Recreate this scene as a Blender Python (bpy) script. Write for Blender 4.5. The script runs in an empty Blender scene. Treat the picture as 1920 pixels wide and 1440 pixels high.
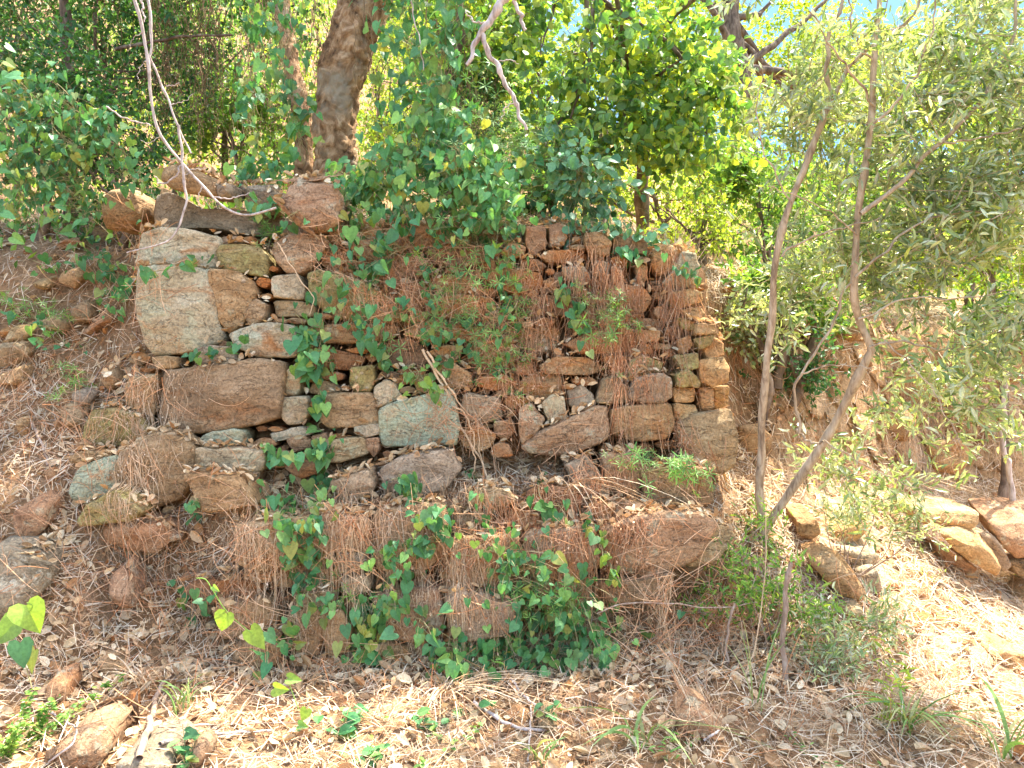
import bpy, bmesh, math, random
import numpy as np
from mathutils import Vector, noise, Matrix
from mathutils.bvhtree import BVHTree

sc = bpy.context.scene
COL = sc.collection
R = math.radians
# ------------------------------------------------------------------ camera, sky, sun, exposure
CAMZ = 1.5
FPX = 1450.0
cam_d = bpy.data.cameras.new("camera")
cam = bpy.data.objects.new("camera", cam_d); COL.objects.link(cam)
cam.location = (0, 0, CAMZ); cam.rotation_euler = (R(90), 0, 0)
cam_d.sensor_width = 36.0; cam_d.lens = 36.0 * FPX / 1920.0
cam_d.clip_start = 0.05; cam_d.clip_end = 500
sc.camera = cam

SUN_EL, SUN_AZ = 66.0, 50.0      # azimuth measured from +Y (away from camera) towards +X
w = bpy.data.worlds.new("World"); sc.world = w; w.use_nodes = True
nt = w.node_tree; nt.nodes.clear()
sky = nt.nodes.new('ShaderNodeTexSky'); sky.sky_type = 'NISHITA'; sky.sun_disc = False
sky.sun_elevation = R(SUN_EL); sky.sun_rotation = R(SUN_AZ); sky.air_density = 1.0; sky.dust_density = 3.0
bg = nt.nodes.new('ShaderNodeBackground'); bg.inputs[1].default_value = 0.15
wo = nt.nodes.new('ShaderNodeOutputWorld')
nt.links.new(sky.outputs[0], bg.inputs[0]); nt.links.new(bg.outputs[0], wo.inputs[0])
sd = bpy.data.lights.new("sun", 'SUN'); sd.energy = 3.1; sd.angle = R(0.6); sd.color = (1.0, 0.95, 0.86)
so = bpy.data.objects.new("sun", sd); COL.objects.link(so)
sdir = Vector((math.sin(R(SUN_AZ)) * math.cos(R(SUN_EL)), math.cos(R(SUN_AZ)) * math.cos(R(SUN_EL)), math.sin(R(SUN_EL))))
so.rotation_euler = sdir.to_track_quat('Z', 'Y').to_euler(); so.location = (2, 2, 8)
sc.view_settings.view_transform = 'Standard'; sc.view_settings.look = 'None'
sc.view_settings.exposure = 2.58; sc.view_settings.gamma = 1.0
sc.cycles.max_bounces = 8; sc.cycles.diffuse_bounces = 5; sc.cycles.transmission_bounces = 6

rng = np.random.default_rng(7)
random.seed(7)

# ------------------------------------------------------------------ materials
def new_mat(name):
    m = bpy.data.materials.new(name); m.use_nodes = True
    n = m.node_tree; n.nodes.clear()
    out = n.nodes.new('ShaderNodeOutputMaterial')
    return m, n, out
def node(n, t, **kw):
    x = n.nodes.new(t)
    for k, v in kw.items(): setattr(x, k, v)
    return x
def ramp(n, stops, interp='LINEAR'):
    r = n.nodes.new('ShaderNodeValToRGB'); r.color_ramp.interpolation = interp
    e = r.color_ramp.elements
    e[0].position = stops[0][0]; e[0].color = (*stops[0][1], 1) if len(stops[0][1]) == 3 else stops[0][1]
    e[1].position = stops[-1][0]; e[1].color = (*stops[-1][1], 1)
    for p, c in stops[1:-1]:
        q = e.new(p); q.color = (*c, 1)
    return r
def g3(v): return (v, v, v)
def noise_tex(n, vec, scale, detail=5, rough=0.6, dist=0.0):
    t = node(n, 'ShaderNodeTexNoise'); t.inputs['Scale'].default_value = scale
    t.inputs['Detail'].default_value = detail; t.inputs['Roughness'].default_value = rough
    t.inputs['Distortion'].default_value = dist
    if vec is not None: n.links.new(vec, t.inputs['Vector'])
    return t
def mixc(n, a, b, fac, mode='MIX'):
    m = node(n, 'ShaderNodeMix', data_type='RGBA', blend_type=mode)
    if isinstance(fac, (int, float)): m.inputs[0].default_value = fac
    else: n.links.new(fac, m.inputs[0])
    for s, v in ((6, a), (7, b)):
        if isinstance(v, tuple): m.inputs[s].default_value = (*v, 1)
        else: n.links.new(v, m.inputs[s])
    return m.outputs[2]

def stone_mat(name, c1, c2, c3, lichen=(0.50, 0.50, 0.40), lich=0.60, rust=(0.42, 0.20, 0.08), rustp=0.62, island=False):
    m, n, out = new_mat(name)
    p = node(n, 'ShaderNodeBsdfPrincipled'); p.inputs['Roughness'].default_value = 0.92
    p.inputs['Specular IOR Level'].default_value = 0.2
    tc = node(n, 'ShaderNodeTexCoord')
    oi = node(n, 'ShaderNodeObjectInfo')
    geo = node(n, 'ShaderNodeNewGeometry')
    add = node(n, 'ShaderNodeVectorMath', operation='MULTIPLY_ADD')
    cmb = node(n, 'ShaderNodeCombineXYZ')
    for i in range(3): n.links.new(geo.outputs['Random Per Island'] if island else oi.outputs['Random'], cmb.inputs[i])
    n.links.new(cmb.outputs[0], add.inputs[0]); add.inputs[1].default_value = (37, 53, 71)
    n.links.new(tc.outputs['Object'], add.inputs[2])
    v = add.outputs[0]
    mp = node(n, 'ShaderNodeMapping'); mp.inputs['Scale'].default_value = (1, 1, 2.2); n.links.new(v, mp.inputs[0])
    big = noise_tex(n, mp.outputs[0], 5.0, 8, 0.62, 0.5)
    r = ramp(n, [(0.30, c1), (0.5, c2), (0.68, c3)]); n.links.new(big.outputs[0], r.inputs[0])
    ru = noise_tex(n, mp.outputs[0], 3.1, 6, 0.6, 0.8)
    rr = ramp(n, [(rustp - .06, g3(0)), (rustp + .06, g3(1))]); n.links.new(ru.outputs[1], rr.inputs[0])
    c = mixc(n, r.outputs[0], rust, rr.outputs[0])
    li = noise_tex(n, v, 7.5, 7, 0.7, 0.3)
    lr = ramp(n, [(lich, g3(0)), (lich + .05, g3(0.85))]); n.links.new(li.outputs[0], lr.inputs[0])
    c = mixc(n, c, lichen, lr.outputs[0])
    # small white lichen spots
    vo = node(n, 'ShaderNodeTexVoronoi'); vo.inputs['Scale'].default_value = 13; n.links.new(v, vo.inputs['Vector'])
    vr = ramp(n, [(0.10, g3(0.7)), (0.17, g3(0))]); n.links.new(vo.outputs['Distance'], vr.inputs[0])
    gate = noise_tex(n, v, 4.0, 2); gr = ramp(n, [(0.55, g3(0)), (0.62, g3(1))]); n.links.new(gate.outputs[0], gr.inputs[0])
    mm = node(n, 'ShaderNodeMath', operation='MULTIPLY'); n.links.new(vr.outputs[0], mm.inputs[0]); n.links.new(gr.outputs[0], mm.inputs[1])
    c = mixc(n, c, (0.62, 0.58, 0.50), mm.outputs[0])
    fine = noise_tex(n, v, 75, 8, 0.8); fr = ramp(n, [(0.34, g3(0.35)), (0.60, g3(1.2))]); n.links.new(fine.outputs[0], fr.inputs[0])
    c = mixc(n, c, fr.outputs[0], 0.9, 'MULTIPLY')
    c = mixc(n, c, (1.15, 1.06, 0.93), 1.0, 'MULTIPLY')
    ti = ramp(n, [(0.0, (0.72, 0.66, 0.62)), (0.2, (1.15, 1.0, 0.82)), (0.4, (0.92, 1.02, 0.98)), (0.6, (1.1, 0.95, 0.8)), (0.8, (1.12, 1.15, 1.02)), (1.0, (0.85, 0.78, 0.76))], 'CONSTANT' if island else 'LINEAR')
    n.links.new(geo.outputs['Random Per Island'] if island else oi.outputs['Random'], ti.inputs[0])
    c = mixc(n, c, ti.outputs[0], 1.0 if island else .6, 'MULTIPLY')
    # dark cracks following bedding
    mp2 = node(n, 'ShaderNodeMapping'); mp2.inputs['Scale'].default_value = (1, 1, 2.4); mp2.inputs['Rotation'].default_value = (0, 0.45, 0); n.links.new(v, mp2.inputs[0])
    cr = noise_tex(n, mp2.outputs[0], 6, 4, 0.5, 1.0)
    ca = node(n, 'ShaderNodeMath', operation='SUBTRACT'); ca.inputs[1].default_value = 0.5; n.links.new(cr.outputs[0], ca.inputs[0])
    cb = node(n, 'ShaderNodeMath', operation='ABSOLUTE'); n.links.new(ca.outputs[0], cb.inputs[0])
    cc = ramp(n, [(0.0, g3(0.35)), (0.012, g3(1))]); n.links.new(cb.outputs[0], cc.inputs[0])
    c = mixc(n, c, cc.outputs[0], 0.4, 'MULTIPLY')
    n.links.new(c, p.inputs['Base Color'])
    bsum = node(n, 'ShaderNodeMath', operation='MULTIPLY_ADD'); n.links.new(big.outputs[0], bsum.inputs[0]); bsum.inputs[1].default_value = 1.6
    n.links.new(fine.outputs[0], bsum.inputs[2])
    rg = noise_tex(n, v, 15, 7, 0.6, 0.4); rg.noise_type = 'RIDGED_MULTIFRACTAL'
    bq = node(n, 'ShaderNodeMath', operation='MULTIPLY_ADD'); n.links.new(rg.outputs[0], bq.inputs[0]); bq.inputs[1].default_value = .8; n.links.new(bsum.outputs[0], bq.inputs[2]); bsum = bq
    bs2 = node(n, 'ShaderNodeMath', operation='ADD'); n.links.new(bsum.outputs[0], bs2.inputs[0]); n.links.new(cc.outputs[0], bs2.inputs[1])
    b = node(n, 'ShaderNodeBump'); b.inputs['Strength'].default_value = 0.9; b.inputs['Distance'].default_value = 0.016
    n.links.new(bs2.outputs[0], b.inputs['Height']); n.links.new(b.outputs[0], p.inputs['Normal'])
    n.links.new(p.outputs[0], out.inputs[0])
    return m

def leaf_mat(name, cols, trans=0.45, tcol=None, rough=0.5, spec=0.35, tint=(1.25, 1.25, 0.5)):
    """cols: three colours drawn per leaf"""
    m, n, out = new_mat(name)
    geo = node(n, 'ShaderNodeNewGeometry')
    k = len(cols)
    r = ramp(n, [(i / (k - 1), c) for i, c in enumerate(cols)]); n.links.new(geo.outputs['Random Per Island'], r.inputs[0])
    tc = node(n, 'ShaderNodeTexCoord')
    nz = noise_tex(n, tc.outputs['Object'], 3.0, 3); nr = ramp(n, [(0.35, g3(0.7)), (0.65, g3(1.2))]); n.links.new(nz.outputs[0], nr.inputs[0])
    c = mixc(n, r.outputs[0], nr.outputs[0], 1.0, 'MULTIPLY')
    nz2 = noise_tex(n, tc.outputs['Object'], 90.0, 3); nr2 = ramp(n, [(0.3, g3(0.75)), (0.7, g3(1.15))]); n.links.new(nz2.outputs[0], nr2.inputs[0])
    c = mixc(n, c, nr2.outputs[0], 1.0, 'MULTIPLY')
    p = node(n, 'ShaderNodeBsdfPrincipled'); p.inputs['Roughness'].default_value = rough
    p.inputs['Specular IOR Level'].default_value = spec
    n.links.new(c, p.inputs['Base Color'])
    if trans > 0:
        t = node(n, 'ShaderNodeBsdfTranslucent')
        tcn = mixc(n, c, tint, 1.0, 'MULTIPLY'); n.links.new(tcn, t.inputs[0])
        mx = node(n, 'ShaderNodeMixShader'); mx.inputs[0].default_value = trans
        n.links.new(p.outputs[0], mx.inputs[1]); n.links.new(t.outputs[0], mx.inputs[2]); n.links.new(mx.outputs[0], out.inputs[0])
    else: n.links.new(p.outputs[0], out.inputs[0])
    return m

def bark_mat(name, dark, mid, light, scale=14, stretch=(1, 1, .35), moss=None, bump=0.02):
    m, n, out = new_mat(name)
    tc = node(n, 'ShaderNodeTexCoord')
    mp = node(n, 'ShaderNodeMapping'); mp.inputs['Scale'].default_value = stretch; n.links.new(tc.outputs['Object'], mp.inputs[0])
    a = noise_tex(n, mp.outputs[0], scale, 8, 0.65, 0.6)
    r = ramp(n, [(0.34, dark), (0.5, mid), (0.66, light)]); n.links.new(a.outputs[0], r.inputs[0])
    c = r.outputs[0]
    if moss:
        z = noise_tex(n, tc.outputs['Object'], 3, 5); zr = ramp(n, [(0.55, g3(0)), (0.65, g3(.8))]); n.links.new(z.outputs[0], zr.inputs[0])
        c = mixc(n, c, moss, zr.outputs[0])
    p = node(n, 'ShaderNodeBsdfPrincipled'); p.inputs['Roughness'].default_value = 0.9; p.inputs['Specular IOR Level'].default_value = 0.15
    n.links.new(c, p.inputs['Base Color'])
    b = node(n, 'ShaderNodeBump'); b.inputs['Strength'].default_value = 0.8; b.inputs['Distance'].default_value = bump
    n.links.new(a.outputs[0], b.inputs['Height']); n.links.new(b.outputs[0], p.inputs['Normal'])
    n.links.new(p.outputs[0], out.inputs[0])
    return m

def ground_mat():
    m, n, out = new_mat('soil')
    tc = node(n, 'ShaderNodeTexCoord'); v = tc.outputs['Object']
    a = noise_tex(n, v, 2.2, 8, 0.65); r = ramp(n, [(0.3, (0.20, 0.11, 0.05)), (0.5, (0.34, 0.195, 0.095)), (0.7, (0.48, 0.31, 0.17))]); n.links.new(a.outputs[0], r.inputs[0])
    f = noise_tex(n, v, 45, 8, 0.75); fr = ramp(n, [(0.3, g3(0.35)), (0.65, g3(1.3))]); n.links.new(f.outputs[0], fr.inputs[0])
    sxyz = node(n, 'ShaderNodeSeparateXYZ'); n.links.new(v, sxyz.inputs[0])
    mr = node(n, 'ShaderNodeMapRange'); mr.inputs['From Min'].default_value = 1.5; mr.inputs['From Max'].default_value = 1.9; n.links.new(sxyz.outputs[0], mr.inputs[0])
    og = ramp(n, [(0.35, (0.34, 0.19, 0.09)), (0.5, (0.50, 0.31, 0.15)), (0.65, (0.62, 0.43, 0.25))]); n.links.new(a.outputs[0], og.inputs[0])
    c0 = mixc(n, r.outputs[0], og.outputs[0], mr.outputs[0])
    c = mixc(n, c0, fr.outputs[0], 1.0, 'MULTIPLY')
    p = node(n, 'ShaderNodeBsdfPrincipled'); p.inputs['Roughness'].default_value = 0.95; p.inputs['Specular IOR Level'].default_value = 0.1
    n.links.new(c, p.inputs['Base Color'])
    b = node(n, 'ShaderNodeBump'); b.inputs['Strength'].default_value = 1.0; b.inputs['Distance'].default_value = 0.02
    n.links.new(f.outputs[0], b.inputs['Height']); n.links.new(b.outputs[0], p.inputs['Normal'])
    n.links.new(p.outputs[0], out.inputs[0])
    return m

M = {}
M['soil'] = ground_mat()
M['ochre'] = stone_mat('ochre_stone', (0.26, 0.17, 0.09), (0.41, 0.285, 0.16), (0.52, 0.40, 0.25), lichen=(0.46, 0.44, 0.31), lich=0.60)
M['grey'] = stone_mat('grey_stone', (0.22, 0.18, 0.13), (0.34, 0.285, 0.21), (0.44, 0.38, 0.29), lichen=(0.60, 0.58, 0.50), lich=0.58, rustp=0.68)
M['pale'] = stone_mat('pale_lichen_stone', (0.36, 0.29, 0.19), (0.49, 0.42, 0.30), (0.60, 0.54, 0.42), lichen=(0.47, 0.47, 0.35), lich=0.53, rustp=0.60)
M['mossy'] = stone_mat('yellow_green_stone', (0.22, 0.17, 0.07), (0.34, 0.29, 0.13), (0.44, 0.38, 0.24), lichen=(0.40, 0.41, 0.18), lich=0.55)
M['green'] = stone_mat('blue_green_stone', (0.36, 0.34, 0.24), (0.44, 0.45, 0.33), (0.47, 0.51, 0.38), lichen=(0.44, 0.52, 0.40), lich=0.46, rust=(0.50, 0.27, 0.13), rustp=0.57)
M['rust'] = stone_mat('rusty_stone', (0.27, 0.165, 0.10), (0.40, 0.26, 0.165), (0.48, 0.35, 0.24), lichen=(0.47, 0.44, 0.34), lich=0.57, rust=(0.46, 0.245, 0.13), rustp=0.60)
M['orange'] = stone_mat('orange_stone', (0.36, 0.22, 0.11), (0.50, 0.33, 0.17), (0.57, 0.43, 0.26), lichen=(0.50, 0.47, 0.31), lich=0.60, rust=(0.52, 0.28, 0.12), rustp=0.56)
M['brown'] = stone_mat('brown_stone', (0.23, 0.155, 0.09), (0.37, 0.265, 0.16), (0.48, 0.365, 0.235), lichen=(0.34, 0.33, 0.22), lich=0.62)
M['purple'] = stone_mat('purple_grey_stone', (0.27, 0.21, 0.15), (0.40, 0.325, 0.24), (0.50, 0.42, 0.32), lichen=(0.55, 0.51, 0.45), lich=0.62, rustp=0.66)
M['chink'] = stone_mat('chinking_stone', (0.24, 0.155, 0.09), (0.37, 0.255, 0.16), (0.48, 0.36, 0.245), lichen=(0.44, 0.42, 0.29), lich=0.62, rustp=0.53, island=True)
M['heart'] = leaf_mat('heart_leaf', [(0.06, 0.20, 0.07), (0.10, 0.28, 0.09), (0.15, 0.36, 0.12), (0.26, 0.44, 0.10), (0.10, 0.26, 0.10), (0.12, 0.30, 0.10), (0.08, 0.22, 0.07), (0.46, 0.44, 0.10)], trans=0.33)
M['heartpale'] = leaf_mat('heart_leaf_pale', [(0.16, 0.34, 0.10), (0.26, 0.44, 0.09), (0.34, 0.50, 0.08)], trans=0.4)  # paler, yellower heart leaves
M['whorl'] = leaf_mat('whorl_leaf', [(0.10, 0.25, 0.06), (0.19, 0.38, 0.08), (0.28, 0.46, 0.12)], trans=0.4)
M['olive'] = leaf_mat('olive_leaf', [(0.14, 0.22, 0.07), (0.28, 0.37, 0.14), (0.42, 0.48, 0.26), (0.60, 0.62, 0.46), (0.44, 0.52, 0.12)], trans=0.33, rough=0.38, spec=0.6)
M['oakleaf'] = leaf_mat('oak_leaf', [(0.07, 0.18, 0.05), (0.16, 0.31, 0.08), (0.30, 0.44, 0.10), (0.55, 0.60, 0.06)], trans=0.5, rough=0.4, spec=0.5)
M['darkleaf'] = leaf_mat('dark_leaf', [(0.03, 0.10, 0.03), (0.065, 0.18, 0.05), (0.12, 0.26, 0.07)], trans=0.38)  # dark foliage whose colour also carries the shade of the upper left
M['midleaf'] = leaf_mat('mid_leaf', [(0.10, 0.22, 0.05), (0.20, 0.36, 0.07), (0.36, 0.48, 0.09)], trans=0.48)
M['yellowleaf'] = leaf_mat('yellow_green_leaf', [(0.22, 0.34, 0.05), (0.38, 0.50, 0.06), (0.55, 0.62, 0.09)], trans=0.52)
M['ivy'] = leaf_mat('ivy_leaf', [(0.06, 0.18, 0.07), (0.12, 0.29, 0.11), (0.22, 0.42, 0.20)], trans=0.2, rough=0.4, spec=0.5)
M['litter'] = leaf_mat('dry_leaf', [(0.30, 0.17, 0.08), (0.56, 0.38, 0.20), (0.70, 0.53, 0.31), (0.78, 0.65, 0.43), (0.44, 0.23, 0.10), (0.66, 0.48, 0.28), (0.38, 0.25, 0.13)], trans=0.12, rough=0.9, spec=0.03, tint=(1.1, .9, .6))
M['needle'] = leaf_mat('pine_needle', [(0.60, 0.37, 0.18), (0.70, 0.52, 0.31), (0.78, 0.66, 0.48), (0.50, 0.34, 0.21)], trans=0.1, rough=0.6, spec=0.3, tint=(1.1, .9, .6))
M['dry'] = leaf_mat('dry_stem', [(0.50, 0.20, 0.085), (0.66, 0.33, 0.15), (0.76, 0.50, 0.29), (0.44, 0.22, 0.12)], trans=0.0, rough=0.8, spec=0.15)
M['drytan'] = leaf_mat('dry_tan_stem', [(0.48, 0.29, 0.15), (0.64, 0.44, 0.25), (0.72, 0.56, 0.38)], trans=0.0, rough=0.8, spec=0.15)
M['drydark'] = leaf_mat('dark_dry_stem', [(0.13, 0.075, 0.04), (0.24, 0.15, 0.075), (0.36, 0.24, 0.13)], trans=0.0, rough=0.8, spec=0.15)
M['grass'] = leaf_mat('grass_blade', [(0.14, 0.28, 0.07), (0.26, 0.40, 0.12), (0.46, 0.46, 0.20)], trans=0.35)
M['stem'] = bark_mat('green_stem', (0.20, 0.16, 0.07), (0.32, 0.27, 0.12), (0.42, 0.36, 0.2), 30, bump=.002)
M['cork'] = bark_mat('cork_bark', (0.04, 0.02, 0.01), (0.30, 0.17, 0.08), (0.62, 0.42, 0.24), 11, (1, 1, .8), moss=(0.30, 0.25, 0.17), bump=0.04)
M['bark'] = bark_mat('smooth_bark', (0.18, 0.12, 0.075), (0.38, 0.285, 0.18), (0.54, 0.43, 0.30), 34, (1, 1, .25), bump=0.004)
M['darkbark'] = bark_mat('dark_bark', (0.07, 0.045, 0.03), (0.16, 0.11, 0.075), (0.27, 0.20, 0.14), 20, (1, 1, .4), bump=0.01)
M['dead'] = bark_mat('bleached_wood', (0.22, 0.16, 0.12), (0.44, 0.36, 0.30), (0.60, 0.52, 0.45), 40, (1, 1, .3), bump=0.003)
M['twig'] = bark_mat('brown_twig', (0.18, 0.12, 0.08), (0.32, 0.22, 0.15), (0.46, 0.36, 0.27), 40, bump=0.002)

# ------------------------------------------------------------------ mesh helpers
def mesh_obj(name, V, F, mat, parent=None, smooth=True, origin=None):
    V = np.asarray(V, dtype=np.float32).reshape(-1, 3); F = np.asarray(F, dtype=np.int32)
    if origin is not None: V = V - np.asarray(origin, dtype=np.float32)
    me = bpy.data.meshes.new(name)
    me.vertices.add(len(V)); me.vertices.foreach_set('co', V.ravel())
    k = F.shape[1]
    me.loops.add(F.size); me.loops.foreach_set('vertex_index', F.ravel())
    me.polygons.add(len(F)); me.polygons.foreach_set('loop_start', np.arange(0, F.size, k, dtype=np.int32))
    me.polygons.foreach_set('use_smooth', np.full(len(F), smooth, dtype=bool))
    me.update(calc_edges=True); me.validate()
    me.materials.append(mat)
    o = bpy.data.objects.new(name, me); COL.objects.link(o)
    if origin is not None: o.location = Vector([float(c) for c in origin])
    if parent is not None:
        o.parent = parent
        if origin is not None: o.location = Vector([float(c) for c in origin]) - parent.location
        else: o.location = -parent.location
    return o
def empty(name, loc=(0, 0, 0)):
    o = bpy.data.objects.new(name, None); COL.objects.link(o); o.location = loc; o.empty_display_size = 0.05
    return o
def tag(o, label=None, cat=None, group=None, kind=None):
    if label: o['label'] = label
    if cat: o['category'] = cat
    if group: o['group'] = group
    if kind: o['kind'] = kind
    return o
def at(px, py, Y): return np.array([(px - 960) / FPX * Y, Y, CAMZ - (py - 720) / FPX * Y])

def norm(a): return a / np.maximum(np.linalg.norm(a, axis=-1, keepdims=True), 1e-9)
def tmpl(outline, mid_y=0.45, fold=0.18, droop=0.12):
    pts = np.array(outline, dtype=float)
    V = [(0, mid_y, 0)]
    for x, y in pts: V.append((x, y, abs(x) * fold - droop * y * y))
    k = len(pts)
    F = [(0, 1 + i, 1 + (i + 1) % k) for i in range(k)]
    V[0] = (0, mid_y, -droop * mid_y ** 2 - .01)
    return np.array(V), np.array(F)
HEART = tmpl([(0, 0), (.16, -.16), (.38, -.15), (.5, .08), (.44, .36), (.24, .70), (0, 1.0), (-.24, .70), (-.44, .36), (-.5, .08), (-.38, -.15), (-.16, -.16)], .3, .25, .15)
OVAL = tmpl([(0, 0), (.26, .18), (.36, .48), (.24, .82), (0, 1.0), (-.24, .82), (-.36, .48), (-.26, .18)], .5, .25, .15)
LANCE = tmpl([(0, 0), (.12, .3), (.11, .65), (0, 1.0), (-.11, .65), (-.12, .3)], .5, .4, .12)
SMALL = (np.array([(0, 0, 0), (.28, .45, .04), (0, 1, -.08), (-.28, .45, .04)]), np.array([(0, 1, 2), (0, 2, 3)]))
NEEDLE = (np.array([(-.016, 0, 0), (.016, 0, 0), (.016, .5, .03), (-.016, .5, .03), (0, 1, 0)]), np.array([(0, 1, 2), (0, 2, 3), (3, 2, 4)]))
CURL = tmpl([(0, 0), (.22, .2), (.30, .5), (.2, .82), (0, 1.0), (-.2, .82), (-.30, .5), (-.22, .2)], .5, .55, -.25)
LACE = (np.array([(0, 0, 0), (.07, .35, .02), (.045, .75, .0), (0, 1, -.1), (-.045, .75, 0), (-.07, .35, .02)]), np.array([(0, 1, 5), (1, 2, 5), (5, 2, 4), (4, 2, 3)]))

def leaf_arrays(P, D, N, S, T):
    P = np.asarray(P, float); D = norm(np.asarray(D, float)); N = np.asarray(N, float)
    X = norm(np.cross(D, N)); Nn = np.cross(X, D)
    tv, tf = T
    S = np.asarray(S, float).reshape(-1, 1, 1); zs = rng.uniform(.1, 2.4, (len(P), 1, 1)); xsq = rng.uniform(.75, 1.15, (len(P), 1, 1))
    V = P[:, None, :] + S * (X[:, None, :] * tv[None, :, 0:1] * xsq + D[:, None, :] * tv[None, :, 1:2] + Nn[:, None, :] * tv[None, :, 2:3] * zs)
    k = len(tv); n = len(P)
    F = (tf[None] + (np.arange(n) * k)[:, None, None]).reshape(-1, 3)
    return V.reshape(-1, 3), F
def join(parts):
    Vs, Fs, o = [], [], 0
    for V, F in parts:
        if len(V) == 0: continue
        Vs.append(V); Fs.append(F + o); o += len(V)
    return np.concatenate(Vs), np.concatenate(Fs)
def leaves(name, P, D, N, S, T, mat, parent=None, **kw):
    V, F = leaf_arrays(P, D, N, S, T)
    return mesh_obj(name, V, F, mat, parent, smooth=False, **kw)

def tube_arrays(P, Rr, sides=6):
    """P (M,K,3), Rr (M,K) -> triangles"""
    P = np.asarray(P, float); Rr = np.asarray(Rr, float)
    Mn, K, _ = P.shape
    Tn = norm(np.gradient(P, axis=1))
    mean = norm((P[:, -1] - P[:, 0])[:, None, :] + 1e-6)
    ref = np.where(np.abs(mean[..., 2:3]) > 0.8, np.array([1.0, 0.13, 0.0]), np.array([0.05, 0.1, 1.0]))
    A = norm(np.cross(Tn, np.broadcast_to(ref, Tn.shape))); B = np.cross(Tn, A)
    an = np.arange(sides) * 2 * math.pi / sides
    V = P[:, :, None, :] + Rr[:, :, None, None] * (A[:, :, None, :] * np.cos(an)[None, None, :, None] + B[:, :, None, :] * np.sin(an)[None, None, :, None])
    i = np.arange(K - 1)[:, None]; j = np.arange(sides)[None]
    a = i * sides + j; b = i * sides + (j + 1) % sides; c = a + sides; d = b + sides
    f = np.concatenate([np.stack([a, b, d], -1).reshape(-1, 3), np.stack([a, d, c], -1).reshape(-1, 3)])
    F = (f[None] + (np.arange(Mn) * K * sides)[:, None, None]).reshape(-1, 3)
    return V.reshape(-1, 3), F
def smooth_path(pts, n):
    pts = np.asarray(pts, float); m = len(pts)
    if m == 2: return pts[0] + (pts[1] - pts[0]) * np.linspace(0, 1, n)[:, None]
    P = np.vstack([2 * pts[0] - pts[1], pts, 2 * pts[-1] - pts[-2]])
    seg = np.linalg.norm(np.diff(pts, axis=0), axis=1); cum = np.r_[0, np.cumsum(seg)]
    out = []
    for s in np.linspace(0, cum[-1], n):
        i = min(np.searchsorted(cum, s, side='right') - 1, m - 2); t = (s - cum[i]) / max(seg[i], 1e-9)
        p0, p1, p2, p3 = P[i], P[i + 1], P[i + 2], P[i + 3]
        out.append(.5 * ((2 * p1) + (-p0 + p2) * t + (2 * p0 - 5 * p1 + 4 * p2 - p3) * t * t + (-p0 + 3 * p1 - 3 * p2 + p3) * t ** 3))
    return np.array(out)
def stick(pts, r0, r1, n=24, sides=7, wob=0.0):
    P = smooth_path(pts, n)
    if wob:
        ph = rng.uniform(0, 6, 6); s = np.linspace(0, 1, n)
        P = P + wob * np.stack([np.sin(s * 19 + ph[0]) + .6 * np.sin(s * 41 + ph[1]), .5 * np.sin(s * 23 + ph[2]), .6 * np.sin(s * 29 + ph[3])], -1)
    rr = np.linspace(r0, r1, n) * (1 + .08 * np.sin(np.linspace(0, 1, n) * 37 + rng.uniform(0, 6)))
    if n > 30:
        for kc in rng.uniform(.05, .95, 5): rr = rr * (1 + .28 * np.exp(-((np.linspace(0, 1, n) - kc) / .012) ** 2))
    return tube_arrays(P[None], rr[None], sides)
def lump(P, k=1.0, seed=0):
    q = np.random.default_rng(seed); A = q.normal(size=(7, 3)) * k; ph = q.uniform(0, 6.28, 7)
    return np.sin(P @ A.T + ph).sum(1) / 3.0

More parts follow.
